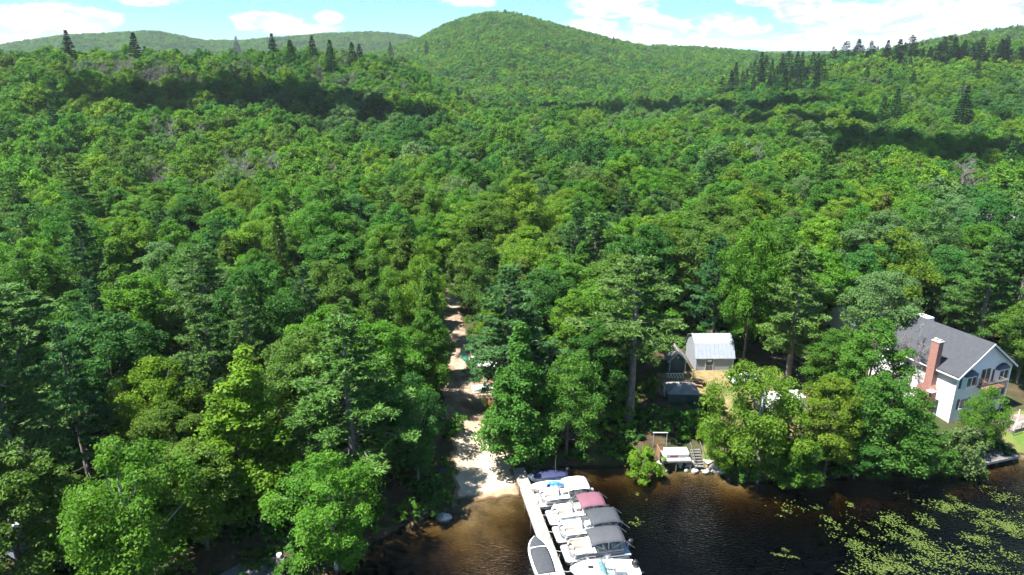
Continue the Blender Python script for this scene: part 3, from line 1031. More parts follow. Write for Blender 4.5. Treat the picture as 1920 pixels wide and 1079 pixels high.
# ------------------------------------------------------------------ the trees that stand out one by one
HAND = [
    # kind, foot x, foot y, top y, width, colour, label, variant
    ('pine', 62, 1015, 520, 270, 'pinelight', 'big dark pine with sunlit lower boughs at the edge by the grey roof', 0),
    ('birch', 255, 1135, 832, 235, 'bright', 'leafy bright green tree leaning over the shady shore below the dark hollow', 0),
    ('conical', 452, 965, 652, 195, 'yellow', 'yellow green pointed tree, brightest of the lakeside wood', 0),
    ('pine', 668, 935, 588, 245, 'pinelight', 'large pine with flat sunlit tiers beside the sandy ramp', 2),
    ('birch', 632, 1072, 842, 205, 'bright', 'clumpy bright tree hanging over the black water below the large tiered pine', 3),
    ('birch', 785, 905, 695, 118, 'blue', 'bluish green tree whose twigs reach over the sandy ramp', 1),
    ('broadleaf', 390, 1030, 830, 190, 'olive', 'olive tinted tree under the yellow green pointed tree', 2),
    ('conical', 712, 705, 478, 95, 'olive', 'narrow olive tree rising behind the large tiered pine', 1),
    ('conical', 803, 715, 500, 90, 'olive', 'narrow brownish tree beside the pale gravel clearing', 2),
    ('broadleaf', 795, 760, 575, 115, 'mid', 'round mid green tree at the bend of the dirt track', 1),
    ('broadleaf', 490, 745, 500, 165, 'dark', 'deep green tree above the dark hollow in the lakeside wood', 4),
    ('pine', 188, 640, 395, 110, 'pine', 'dark pine with tiered boughs poking out of the pale crowns', 3),
    ('pine', 70, 800, 535, 200, 'pinelight', 'soft feathery pine above the big dark edge pine', 1),
    ('broadleaf', 235, 820, 585, 190, 'dark', 'dark leafy tree between the feathery pine and the yellow green tree', 6),
    ('pine', 955, 785, 497, 195, 'pine', 'spreading dark pine just beyond the white boats on the track', 0),
    ('conical', 972, 868, 600, 150, 'mid', 'tall leafy cone shaped tree at the shore end of the dock', 1),
    ('broadleaf', 1062, 855, 655, 130, 'mid', 'leafy mid green tree joined to the cone shaped tree by the dock', 5),
    ('pine', 1180, 795, 478, 190, 'pinelight', 'tall pine with a long bare grey trunk beside the small tarp roof', 1),
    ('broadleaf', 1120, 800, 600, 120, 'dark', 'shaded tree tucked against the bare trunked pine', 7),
    ('shrub', 1152, 770, 706, 75, 'bright', 'bright shrub lit up beside the bare pine trunk', 0),
    ('shrub', 1205, 874, 824, 82, 'yellow', 'bright green shrub on the bank beside the little white deck', 1),
    ('broadleaf', 1392, 690, 405, 120, 'bright', 'tall tree with its trunk showing behind the grey barn', 4),
    ('pine', 1475, 720, 455, 140, 'pinelight', 'soft boughed pine behind the barn on the house side', 3),
    ('birch', 1420, 893, 664, 185, 'yellow', 'airy yellow green birch on the shore in front of the yard', 0),
    ('birch', 1355, 880, 760, 95, 'yellow', 'low light green birch between the white deck and the airy birch', 1),
    ('broadleaf', 1545, 890, 690, 120, 'yellow', 'yellow green tree next to the airy birch along the shore', 2),
    ('broadleaf', 1612, 800, 592, 135, 'mid', 'full crowned tree hiding the back corner of the white house', 0),
    ('broadleaf', 1560, 760, 615, 110, 'mid', 'mid green tree between the barn yard and the white house', 3),
    ('broadleaf', 1652, 892, 690, 160, 'mid', 'wide green tree overhanging the lake in front of the chimney', 5),
    ('conical', 1716, 890, 742, 105, 'mid', 'pointed leafy tree just below the brick chimney', 0),
    ('birch', 1640, 690, 500, 150, 'pale', 'pale grey green tree above the white garage roof', 0),
    ('birch', 1832, 845, 722, 88, 'bright', 'small fresh green tree in front of the gable windows', 1),
    ('willow', 1795, 872, 790, 105, 'pale', 'drooping grey green willow bush beside the grey landing stage', 0),
    ('pine', 1895, 640, 335, 150, 'pine', 'dense dark pine towering behind the white house', 2),
    ('pine', 1828, 660, 440, 130, 'pinelight', 'feathery pine behind the ridge of the white house', 0),
    ('broadleaf', 1905, 720, 560, 110, 'olive', 'olive green tree at the far gable corner of the white house', 6),
    ('broadleaf', 1480, 905, 800, 110, 'mid', 'low tree dipping to the water below the airy birch', 1),
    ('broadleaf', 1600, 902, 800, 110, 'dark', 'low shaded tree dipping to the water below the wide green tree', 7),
    ('spruce', 540, 620, 380, 60, 'olive', 'slim olive spruce in the middle of the lakeside wood', 0),
    ('conical', 640, 480, 330, 55, 'olive', 'slim olive cone in the middle distance above the tiered pine', 1),
    ('spruce', 122, 335, 238, 30, 'pine', 'lone dark spruce low on the shoulder hill', 1),
    ('pine', 1318, 440, 290, 62, 'pine', 'dark pine standing clear of the crowns beyond the barn', 3),
    ('pine', 1165, 505, 348, 80, 'pine', 'bluish pine among bright crowns beyond the bare trunked pine', 2),
    ('conical', 1250, 385, 290, 50, 'rust', 'brownish crowned tree beyond the dark pines of the wood', 2),
    ('conical', 985, 330, 250, 34, 'rust', 'small rusty topped tree in the middle of the valley', 0),
    ('spruce', 505, 400, 312, 42, 'olive', 'small olive spruce on the foot of the shoulder hill', 2),
    ('birch', 360, 420, 330, 60, 'pale', 'pale round tree at the foot of the shoulder hill', 0),
    ('shrub', 1262, 812, 770, 70, 'mid', 'shrub in the shade between the white frame and the tarp roofed hut', 0),
    ('shrub', 1300, 806, 764, 66, 'bright', 'sunlit shrub below the tarp roofed hut', 1),
    ('shrub', 1332, 822, 774, 62, 'yellow', 'light shrub beside the airy birch near the steps', 0),
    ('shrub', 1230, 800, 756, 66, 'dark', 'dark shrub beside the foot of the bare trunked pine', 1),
    ('shrub', 1335, 770, 732, 46, 'bright', 'small shrub at the yard edge under the picnic table', 1),
    ('shrub', 1216, 740, 700, 52, 'olive', 'olive shrub behind the tarp roofed hut', 0),
    ('shrub', 852, 812, 775, 50, 'mid', 'shrub at the bend where sand meets dirt', 0),
    ('shrub', 832, 905, 862, 58, 'mid', 'shrub overhanging the foot of the sandy ramp', 0),
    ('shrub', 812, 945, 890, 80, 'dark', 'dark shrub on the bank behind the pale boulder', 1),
]
for k, h in enumerate(HAND):
    kind, bx, by, top, w, cn, lab, var = h
    plant_px(kind, bx, by, top, w, cn, lab, 900 + k, var)
N_HAND = len(TREES)


# distant conifers that stand clear of the crowns: foot found by walking out along the line of sight
def far_foot(px, py):
    d = ray(px, py)
    hyp = math.hypot(d[0], d[1])
    ux, uy, s = d[0] / hyp, d[1] / hyp, d[2] / hyp
    rs = np.arange(160, 3400, 4.0)
    zt = terrain(ux * rs, uy * rs) + 9
    zl = CAM_H + s * rs
    hit = np.argmax(zl < zt) if (zl < zt).any() else -1
    r = rs[hit]
    return ux * r, uy * r, r


FAR_CON = [
    # top x, top y, height px, colour, label
    (133, 56, 42, 'pinedark', 'tall dark spruce breaking the skyline of the shoulder hill, first along the ridge'),
    (257, 60, 42, 'pinedark', 'dark spruce breaking the skyline, second along the shoulder ridge'),
    (447, 68, 44, 'pinedark', 'dark spruce on the shoulder ridge before the skyline cluster'),
    (514, 62, 46, 'pinedark', 'tallest spruce of the skyline cluster on the shoulder hill'),
    (548, 74, 60, 'pine', 'slim spruce in front of the skyline cluster'),
    (588, 66, 46, 'pinedark', 'dark spruce closing the skyline cluster'),
    (622, 74, 66, 'pine', 'broad dark spruce below the end of the shoulder ridge'),
    (662, 78, 52, 'pine', 'dark spruce where the shoulder ridge falls away'),
    (676, 82, 44, 'pinedark', 'slender spruce paired with the one where the ridge falls away'),
    (733, 78, 30, 'pine', 'small spruce on the falling end of the shoulder ridge'),
    (800, 76, 30, 'pine', 'small dark spruce at the foot of the round hill'),
    (1800, 160, 84, 'pinedark', 'tall black spruce standing alone on the slope beyond the white house'),
    (1676, 165, 56, 'pine', 'dark spruce on the slope, taller of a pair'),
    (1652, 178, 50, 'pine', 'dark spruce on the slope, shorter of a pair'),
    (1708, 133, 38, 'pine', 'small spruce above the pair on the slope'),
    (1665, 128, 34, 'pine', 'small dark spruce below the ridge pines'),
    (1828, 112, 42, 'pine', 'dark spruce on the upper slope under the ridge pines'),
    (1622, 122, 40, 'pine', 'bushy pine on the upper slope beside the black stand'),
]
for k, (px, top, hpx, cn, lab) in enumerate(FAR_CON):
    rng = random.Random(300 + k)
    x, y, r = far_foot(px, max(top + hpx, 116.0) if px < 780 else top + hpx)
    h = hpx * math.hypot(r, 30) / FPX * 1.0
    z = tz(x, y)
    d = ray(px, top)
    h = max(h, CAM_H + d[2] * (y / d[1]) - z)
    plant('spruce', x, y, h, h * .21, cn, rng, lab, 'conifers that stand clear of the crowns', k)

# the black conifer stand on the slope and the pines along the ridge behind it
stand = [(1352, 158), (1368, 150), (1376, 140), (1390, 146), (1398, 134), (1412, 126), (1424, 138), (1432, 128), (1445, 120), (1452, 140), (1462, 126), (1474, 118),
         (1480, 138), (1490, 126), (1500, 118), (1508, 134), (1520, 120), (1530, 112), (1536, 130), (1410, 150), (1440, 152), (1468, 150), (1495, 148), (1425, 115), (1528, 146)]
ORD = ['first', 'second', 'third', 'fourth', 'fifth', 'sixth', 'seventh', 'eighth', 'ninth', 'tenth', 'eleventh', 'twelfth', 'thirteenth', 'fourteenth', 'fifteenth',
       'sixteenth', 'seventeenth', 'eighteenth', 'nineteenth', 'twentieth', 'twenty-first', 'twenty-second', 'twenty-third', 'twenty-fourth', 'twenty-fifth', 'twenty-sixth',
       'twenty-seventh', 'twenty-eighth', 'twenty-ninth', 'thirtieth', 'thirty-first', 'thirty-second', 'thirty-third', 'thirty-fourth', 'thirty-fifth', 'thirty-sixth', 'thirty-seventh', 'thirty-eighth', 'thirty-ninth', 'fortieth'] + [t + '-' + u for t in ('forty', 'fifty', 'sixty') for u in ('first', 'second', 'third', 'fourth', 'fifth', 'sixth', 'seventh', 'eighth', 'ninth')]
for k, (px, top) in enumerate(sorted(stand)):
    rng = random.Random(400 + k)
    x, y, r = far_foot(px, top + 30)
    h = 27 + rng.uniform(-4, 6)
    plant('pine' if k % 3 == 0 else 'spruce', x, y, h, h * (.17 if k % 3 else .2), 'pinedark', rng, ORD[k] + ' blackish pine along the dark stand on the slope, counted towards the house side', 'black conifer stand')
for k in range(56):
    rng = random.Random(500 + k)
    px = 1556 + k * 7.2 + rng.uniform(-6, 6)
    if px > 1935: break
    x, y, r = far_foot(px, float(np.interp(px, [1550, 1700, 1800, 1920], [106, 108, 112, 116])) + rng.uniform(-5, 12))
    h = 20 + rng.uniform(-4, 8)
    plant('spruce' if k % 2 else 'pine', x, y, h, h * .24, 'pinedark', rng, ORD[k] + ' dark pine along the ridge, counted from the valley gap upwards', 'dark pines along the ridge')

# ------------------------------------------------------------------ the rest of the wood
LM = []          # landmarks for describing trees: (px, py, phrase)


def keep_out(x, y):
    """ground that stays clear of trees"""
    px, py, _ = proj(x, y, terrain(x, y))
    bad = shore_dist(x, y) < 2.2
    tl = np.interp(y, [70, 75, 80, 90, 97, 105, 118, 130, 150], [-7.2, -7.4, -7.8, -9.5, -10.6, -12.4, -14.4, -17, -20])
    tr_ = np.interp(y, [70, 75, 80, 90, 97, 105, 118, 130, 150], [1.0, .5, -.6, -2.0, -4.4, -7.0, -9.0, -10.8, -14])
    cl = (tl + tr_) / 2; hw_ = np.interp(y, [70, 92, 98, 110, 136], [4.4, 4.0, 2.6, 2.4, 2.2])
    bad |= (x > cl - hw_ - np.interp(y, [70, 84, 88], [3.2, 3.2, .3])) & (x < cl + hw_ + .6) & (y < 136)
    bad |= (x > 18) & (x < 38.5) & (y > 69) & (y < 98.5)                     # yard, barn and shed
    bad |= (x > 38) & (x < 74) & (y > 69) & (y < 100) & (x > 36 + (y - 70) * .1)   # house plot
    bad |= np.hypot(x - 102, y - 145) < 13
    bad |= (x > 17) & (x < 23) & (y > 69) & (y < 86)
    return bad


def scatter(rng, r0, r1, sp):
    """jittered hexagonal points inside the visible wedge"""
    xmax = r1 * .86
    gx, gy = np.meshgrid(np.arange(-xmax, xmax, sp), np.arange(30, r1, sp * .87))
    gx = gx + (np.arange(gx.shape[0]) % 2)[:, None] * sp / 2
    x = gx.ravel() + rng.uniform(-.36, .36, gx.size) * sp
    y = gy.ravel() + rng.uniform(-.36, .36, gx.size) * sp
    r = np.hypot(x, y)
    k = (r >= r0) & (r < r1) & (np.abs(np.arctan2(x, y)) < math.radians(41.5))
    return x[k], y[k]


nrng = np.random.default_rng(7)


def colour_noise(x, y):
    return (np.sin(x / 31 + 2 * np.sin(y / 47)) + np.sin(y / 23 + 1.5 * np.sin(x / 37 + 1)) + np.sin((x + y) / 61)) / 3


def pick_colours(x, y, rng):
    n = colour_noise(x, y) + rng.normal(size=len(x)) * .55
    names = ['dark', 'blue', 'mid', 'pale', 'mid', 'bright', 'bright', 'bright', 'yellow', 'yellow', 'yellow', 'olive']
    q = np.clip(((n + 1.15) / 2.3 * len(names)).astype(int), 0, len(names) - 1)
    return [names[i] for i in q]


hx = np.array([t['x'] for t in TREES]); hy = np.array([t['y'] for t in TREES]); hr = np.array([t['r'] for t in TREES])


def clear_of_hand(x, y, r):
    d = np.hypot(x[:, None] - hx[None], y[:, None] - hy[None])
    return (d > (hr[None] * .62 + r[:, None] * .62)).all(1)


x, y = scatter(nrng, 45, 190, 7.3)
rad = nrng.uniform(3.6, 6.0, len(x))
ok = ~keep_out(x, y) & clear_of_hand(x, y, rad)
x, y, rad = x[ok], y[ok], rad[ok]
hgt = rad * nrng.uniform(2.1, 2.9, len(x)) + nrng.uniform(1, 4, len(x))
px, py, dep = proj(x, y, terrain(x, y) + hgt * .75)
vis = (px > -60) & (px < 1980) & (py < 1120)
size = rad / dep
order = np.argsort(-size * vis)
N_SINGLE = 285 - sum(1 for t in TREES if t['kind'] == 'broadleaf')
single = np.zeros(len(x), bool); single[order[:N_SINGLE]] = True
single &= vis
cols = pick_colours(x, y, nrng)
GENERIC = []
prng = random.Random(17)
for i in np.where(single)[0]:
    u = prng.random()
    kind = 'broadleaf'
    cn = cols[i]
    hh, r_ = hgt[i], rad[i]
    lakeside = x[i] < -9 and y[i] < 88
    if lakeside and cn in ('bright', 'yellow', 'pale'):
        cn = prng.choice(['mid', 'bright', 'olive', 'bright'])
    if u < (.34 if lakeside else .07):
        kind, cn, hh, r_ = 'pine', prng.choice(['pine', 'pinelight', 'pinelight']), hgt[i] * 1.15 + 2, rad[i] * .85
    elif u < (.42 if lakeside else .15):
        kind, cn, r_ = 'conical', prng.choice(['olive', 'olive', 'mid', 'yellow', 'rust']), rad[i] * .8
    elif u < (.44 if lakeside else .21):
        kind, cn = 'birch', prng.choice(['pale', 'bright', 'yellow'])
    hh = min(hh, 21.0 if kind != 'pine' else 25)
    plant(kind, float(x[i]), float(y[i]), float(hh), float(r_), cn, prng, group='trees of the lakeside wood')
    GENERIC.append(TREES[-1])
left_x, left_y, left_r, left_h = x[~single], y[~single], rad[~single], hgt[~single]

# ------------------------------------------------------------------ forest masses (instanced on points)
def hide_coll(name, meshes):
    c = bpy.data.collections.new(name)
    for i, me in enumerate(meshes):
        o = bpy.data.objects.new('%s_%02d' % (name, i), me)
        c.objects.link(o)
    return c


def mass(name, P, rot, scl, vidx, tcol, coll, label):
    me = bpy.data.meshes.new(name)
    me.vertices.add(len(P)); me.vertices.foreach_set('co', np.asarray(P, np.float32).ravel())
    for nm, ty, dat, key in (('rotz', 'FLOAT', rot, 'value'), ('vidx', 'INT', vidx, 'value'), ('scl', 'FLOAT_VECTOR', scl, 'vector'), ('tcol', 'FLOAT_COLOR', tcol, 'color')):
        a = me.attributes.new(nm, ty, 'POINT')
        a.data.foreach_set(key, np.asarray(dat, np.int32 if ty == 'INT' else np.float32).ravel())
    me.update()
    o = mesh_obj(name, me)
    ng = bpy.data.node_groups.new(name + '_nodes', 'GeometryNodeTree')
    ng.interface.new_socket('Geometry', in_out='INPUT', socket_type='NodeSocketGeometry')
    ng.interface.new_socket('Geometry', in_out='OUTPUT', socket_type='NodeSocketGeometry')
    N, L = ng.nodes, ng.links
    gi_ = N.new('NodeGroupInput'); go = N.new('NodeGroupOutput')
    ip = N.new('GeometryNodeInstanceOnPoints')
    ci = N.new('GeometryNodeCollectionInfo'); ci.inputs['Collection'].default_value = coll
    ci.inputs['Separate Children'].default_value = True; ci.inputs['Reset Children'].default_value = True

    def attr(nm, ty):
        a = N.new('GeometryNodeInputNamedAttribute'); a.data_type = ty; a.inputs['Name'].default_value = nm
        return a.outputs['Attribute']
    cb = N.new('ShaderNodeCombineXYZ'); L.new(attr('rotz', 'FLOAT'), cb.inputs[2])
    L.new(gi_.outputs[0], ip.inputs['Points']); L.new(ci.outputs[0], ip.inputs['Instance'])
    ip.inputs['Pick Instance'].default_value = True
    L.new(attr('vidx', 'INT'), ip.inputs['Instance Index'])
    L.new(cb.outputs[0], ip.inputs['Rotation']); L.new(attr('scl', 'FLOAT_VECTOR'), ip.inputs['Scale'])
    L.new(ip.outputs[0], go.inputs[0])
    md = o.modifiers.new('scatter', 'NODES'); md.node_group = ng
    return tag(o, label, 'forest', None, 'stuff')


def col_array(names, rng):
    c = np.array([PAL[n] for n in names]) * (1 + rng.uniform(-.14, .14, (len(names), 1)))
    c *= 1 + rng.uniform(-.08, .08, (len(names), 3))
    return np.concatenate([c, np.ones((len(c), 1))], 1)


DEAD_SPOTS = [far_foot(*q)[:2] for q in ((215, 142), (262, 135), (300, 150), (450, 140), (610, 150), (385, 345), (700, 100))]
mid_meshes = []
for i in range(9):
    g = gen_broadleaf(211 + i, 13, 4.5, .08, 105, 100, .23, ['round', 'egg', 'round', 'dome'][i % 4], nlimb=4, zf=.95, upn=.6, grain=.22)
    mid_meshes.append(joined_mesh('midwood_%d' % i, g, M['leaf_far'], M['bark']))
for i in range(3):
    g = gen_pine(231 + i, 13.5, 3.4, .1, .95, 5, 4.5, 4, .45, .12, 'cone', .05, .4, 0)
    mid_meshes.append(joined_mesh('midwood_%d' % (9 + i), g, M['needle_far'], M['bark']))
for i in range(2):
    tv, tf = gen_bare(241 + i, 13, 3.4, 14, 7, 5)
    mid_meshes.append(np_mesh('midwood_%d' % (12 + i), tv, [tf], [M['bark_pale']]))
far_meshes = []
for i in range(8):
    g = gen_broadleaf(251 + i, 13, 5.0, .05, 60, 44, .40, ['round', 'dome', 'egg'][i % 3], nlimb=0, zf=.95, upn=.65, grain=.15)
    far_meshes.append(joined_mesh('hillwood_%d' % i, g, M['leaf_far'], M['bark']))
for i in range(2):
    g = gen_pine(271 + i, 13.5, 3.6, .06, 1.2, 5, 3.0, 3, .7, .2, 'cone', .05, .4, 0)
    far_meshes.append(joined_mesh('hillwood_%d' % (8 + i), g, M['needle_far'], M['bark']))


def seen(x, y, ztop, margin):
    """drops trees that lie wholly behind a nearer ridge"""
    r = np.hypot(x, y); b = ((np.arctan2(x, y) + 1) / .006).astype(int)
    e = (ztop - CAM_H) / r
    keep = np.zeros(len(x), bool)
    o = np.lexsort((r, b))
    cur, mx, pend = -1, -9.0, []
    for i in o:
        if b[i] != cur:
            cur, mx, pend = b[i], -9.0, []
        while pend and pend[0][0] < r[i] - 60:
            mx = max(mx, pend.pop(0)[1])
        keep[i] = e[i] > mx - margin
        pend.append((r[i], e[i]))
    return keep


def forest(name, x, y, h, r, kinds, meshes, Hm, Rm, label, rng, cshare):
    nb, nc = kinds
    n = len(x)
    z = terrain(x, y)
    ok = seen(x, y, z + h, .006)
    x, y, z, h, r = x[ok], y[ok], z[ok], h[ok], r[ok]; n = len(x)
    names = np.array(pick_colours(x, y, rng), dtype=object)
    v = rng.integers(0, nb, n)
    con = rng.uniform(size=n) < cshare * (.6 + 1.4 * (colour_noise(x * 1.7 + 90, y * 1.7) > .25))
    v[con] = nb + rng.integers(0, nc, con.sum())
    names[con] = 'pine'
    h = h.copy(); r = r.copy()
    h[con] *= 1.05; r[con] *= .85
    sc = np.stack([r / Rm, r / Rm, h / Hm], 1)
    if len(meshes) > nb + nc:
        dead = (rng.uniform(size=n) < .012) | ((rng.uniform(size=n) < .3) & (colour_noise(x * 2 + 40, y * 2) < -.72))
        for qx, qy in DEAD_SPOTS:
            dead |= (np.hypot((x - qx) / 1.5, y - qy) < 13) & (rng.uniform(size=n) < .6)
        v[dead] = nb + nc + rng.integers(0, len(meshes) - nb - nc, dead.sum())
    rot = rng.uniform(0, 6.28, n)
    mass(name, np.stack([x, y, z - .3], 1), rot, sc, v, col_array(names, rng), hide_coll(name + '_kinds', meshes), label)
    return n


x, y = scatter(nrng, 190, 560, 7.2)
rad = nrng.uniform(3.4, 5.8, len(x)); hgt = rad * nrng.uniform(2.2, 3.1, len(x)) + nrng.uniform(-1, 2, len(x))
ok = clear_of_hand(x, y, rad * .6)
x, y, rad, hgt = (np.concatenate([a, b]) for a, b in ((x[ok], left_x), (y[ok], left_y), (rad[ok], left_r), (hgt[ok], left_h)))
n1 = forest('forest', x, y, hgt, rad, (9, 3), mid_meshes, 13.0, 4.7, 'dense mixed green forest filling the valley floor and shoulder hill', nrng, .05)
x, y = scatter(nrng, 560, 1500, 9.0)
rad = nrng.uniform(4.6, 7.2, len(x)); hgt = rad * nrng.uniform(2.0, 2.6, len(x))
x2, y2 = scatter(nrng, 1500, 3700, 14)
rad2 = nrng.uniform(7.0, 10.5, len(x2)); hgt2 = nrng.uniform(12, 17, len(x2))
x, y, rad, hgt = np.concatenate([x, x2]), np.concatenate([y, y2]), np.concatenate([rad, rad2]), np.concatenate([hgt, hgt2])
n2 = forest('hill_forest', x, y, hgt, rad, (8, 2), far_meshes, 13.0, 5.2, 'unbroken green forest over the far round hill and ridges', nrng, .02)
print('forest', n1, n2, 'single trees', len(TREES))

# undergrowth beneath the near wood and along the shore
us = [joined_mesh('undergrowth_%d' % i, gen_broadleaf(281 + i, 2.2, 1.5, .0, 22, 34, .17, 'dome', .1, nlimb=0 if False else 3), M['leaf_far'], M['bark']) for i in range(4)]
x, y = scatter(nrng, 45, 170, 2.3)
sdv = shore_dist(x, y)
pxu, pyu, _ = proj(x, y, 1.0)
tl_ok = ~keep_out(x, y)
edge = (sdv > .3) & (sdv < 2.4) & ~((x > -7.5) & (x < 1.2)) & ~((x > 15.5) & (x < 24.5))
thin = nrng.uniform(size=len(x)) < .75
k = ((tl_ok & thin) | edge) & (pxu > -100) & (pxu < 2020)
k &= ~((x > 60) & (y < 82))
x, y = x[k], y[k]
s = nrng.uniform(.5, 1.15, len(x))
names = nrng.choice(['dark', 'mid', 'mid', 'bright', 'olive'], len(x))
mass('undergrowth', np.stack([x, y, terrain(x, y) - .1], 1), nrng.uniform(0, 6.28, len(x)), np.stack([s, s, s * nrng.uniform(.6, 1.2, len(x))], 1),
     nrng.integers(0, 4, len(x)), col_array(names, nrng), hide_coll('undergrowth_kinds', us), 'leafy undergrowth beneath the lakeside wood')['category'] = 'undergrowth'


# ------------------------------------------------------------------ the white house
def window(parent, c, w, h, face, shutters=True, panes=2, name='window'):
    """c: centre on the wall; face: 'front' (looks along -y) or 'side' (looks along -x)"""
    f = MB(); p_list = []
    fr = .09

    def bx(b, du, dz, su, sz, out, dep):
        if face == 'front':
            b.box((c[0] + du, c[1] - out, c[2] + dz), (su, dep, sz))
        else:
            b.box((c[0] - out, c[1] + du, c[2] + dz), (dep, su, sz))
    bx(f, 0, h / 2 + fr / 2, w + 2 * fr, fr, .035, .07); bx(f, 0, -h / 2 - fr / 2, w + 2 * fr + .1, fr, .05, .12)
    bx(f, -w / 2 - fr / 2, 0, fr, h, .035, .07); bx(f, w / 2 + fr / 2, 0, fr, h, .035, .07)
    for k in range(1, panes):
        bx(f, -w / 2 + w * k / panes, 0, .07, h, .03, .06)
    wo = f.build(name, M['trim'], parent)
    for k in range(panes):
        b = MB(); bx(b, -w / 2 + w * (k + .5) / panes, 0, w / panes - .07, h, .012, .02)
        b.build('pane', M['glass'], wo)
    if shutters:
        for s in (-1, 1):
            b = MB(); bx(b, s * (w / 2 + fr + .24), 0, .4, h + .1, .03, .05)
            b.build('shutter', M['shutter'], parent)
    return wo


HX, HY = 55.5, 78.4
HZ = 1.9
house = empty('white_house', (HX, HY, HZ), math.atan2(3.61, 9.07), 'large white clapboard house with grey roof and tall brick chimney', 'house')
W_, L_, E_, R_ = 9.8, 12.6, 6.3, 9.75
MB().extrude([(0, 0, -1.5), (W_, 0, -1.5), (W_, 0, E_), (W_ / 2, 0, R_), (0, 0, E_)], (0, L_, 0)).build('wall', M['siding'], house)
roof = MB()
sl = (R_ - E_) / (W_ / 2)
for s in (0, 1):
    x0, x1 = (-.45, W_ / 2) if s == 0 else (W_ + .45, W_ / 2)
    z0 = E_ - .45 * sl + .05; z1 = R_ + .05
    roof.extrude([(x0, -.45, z0), (x1, -.45, z1), (x1, -.45, z1 + .2), (x0, -.45, z0 + .2)], (0, L_ + .9, 0))
ro = roof.build('roof', M['shingle'], house)
fas = MB()
for s in (0, 1):
    x0, x1 = (-.48, W_ / 2) if s == 0 else (W_ + .48, W_ / 2)
    z0 = E_ - .48 * sl - .06; z1 = R_ - .06
    fas.extrude([(x0, -.52, z0), (x1, -.52, z1), (x1, -.52, z1 + .26), (x0, -.52, z0 + .26)], (0, .06, 0))
fas.build('rake_board', M['trim'], ro)
MB().box((-.48, L_ / 2, E_ - .3), (.14, L_ + .8, .12)).build('gutter', M['trim'], ro)
MB().box((W_ / 2 + .75, L_ - 2.6, R_ - .02), (1.3, 2.0, .5)).build('dormer', M['trim'], ro)
dt = MB()
dt.box((W_ / 2 - .1, L_ - 1.2, R_ + 1.0), (.04, .04, 1.6)); dt.box((W_ / 2 - .1, L_ - 1.2, R_ + 1.5), (.9, .04, .04)); dt.box((W_ / 2 - .1, L_ - 1.2, R_ + 1.75), (.6, .04, .04))
dt.build('aerial', M['alu'], ro)
for cx_ in (0, W_):
    MB().box((cx_ + (.0 if cx_ else -.0), -.012, E_ / 2 - .7), (.22, .05, E_ + 1.2)).build('corner_board', M['trim'], house)
# brick chimney on the sunny wall
ch = MB()
ch.loft([[(-.95, 2.3, -1.3), (-.02, 2.3, -1.3), (-.02, 4.5, -1.3), (-.95, 4.5, -1.3)], [(-.95, 2.3, 3.2), (-.02, 2.3, 3.2), (-.02, 4.5, 3.2), (-.95, 4.5, 3.2)],
         [(-.95, 2.6, 3.9), (-.12, 2.6, 3.9), (-.12, 3.65, 3.9), (-.95, 3.65, 3.9)], [(-.95, 2.6, 9.75), (-.12, 2.6, 9.75), (-.12, 3.65, 9.75), (-.95, 3.65, 9.75)]])
cho = ch.build('chimney', M['brick'], house)
MB().box((-.535, 3.125, 9.81), (.95, 1.17, .12)).build('cap', M['shed_trim'], cho)
for yy in (2.85, 3.4):
    MB().box((-.535, yy, 9.98), (.38, .36, .22)).build('flue', M['tan'], cho)
MB().box((-1.15, 2.2, 3.35), (.9, .8, .12)).build('porch_hood', M['trim'], house)
# bay windows with dark arched hoods
for bxp in (2.0, 7.9):
    bay = MB().prism([(bxp - 1.15, .02), (bxp - .85, -.42), (bxp + .85, -.42), (bxp + 1.15, .02)], 4.35, 6.0).build('bay_window', M['trim'], house)
    for k in (-.42, .42):
        MB().box((bxp + k, -.43, 5.25), (.66, .03, 1.15)).build('pane', M['glass'], bay)
    secs = []
    for t in (0, .35, .7, 1):
        q = math.cos(t * math.pi / 2)
        secs.append([(bxp + 1.2 * math.cos(a) * (1 - .12 * t), .0 - .5 * t, 6.0 + .70 * math.sin(a) * q) for a in [math.pi * i / 10 for i in range(11)]])
    MB().loft(secs).build('hood', M['copper'], bay, True)
    for s in (-1, 1):
        MB().box((bxp + s * 1.42, -.03, 5.2), (.36, .05, 1.65)).build('shutter', M['shutter'], house)
# glazed door, balcony and the lower windows
door = MB()
door.box((5.0, -.035, 4.25 + 2.2), (1.9, .07, .12)); door.box((4.1, -.035, 5.3), (.1, .07, 2.2)); door.box((5.9, -.035, 5.3), (.1, .07, 2.2)); door.box((5.0, -.035, 5.3), (.1, .07, 2.2))
do_ = door.build('balcony_door', M['trim'], house)
for k in (-.45, .45):
    MB().box((5.0 + k, -.02, 5.3), (.78, .03, 2.2)).build('pane', M['glass'], do_)
bal = MB().box((5.6, -.75, 4.05), (3.4, 1.5, .16)).build('balcony', M['cedar'], house)
rail = MB()
rail.tube([(3.95, -.03, 5.1), (3.95, -1.45, 5.1), (7.25, -1.45, 5.1), (7.25, -.03, 5.1)], .05, 6)
for i in range(16):
    rail.box((3.95 + i * .22, -1.45, 4.6), (.05, .05, .95))
for i in range(6):
    rail.box((7.25, -.15 - i * .22, 4.6), (.05, .05, .95)); rail.box((3.95, -.15 - i * .22, 4.6), (.05, .05, .95))
rail.build('railing', M['post'], bal)
for xx in (4.1, 7.1):
    MB().box((xx, -1.35, 1.5), (.16, .16, 5.0)).build('balcony_post', M['post'], house)
window(house, (1.95, 0, 2.1), 1.35, 1.3, 'front'); window(house, (7.95, 0, 2.1), 1.35, 1.3, 'front'); window(house, (5.0, 0, 1.5), 1.6, 2.0, 'front', False)
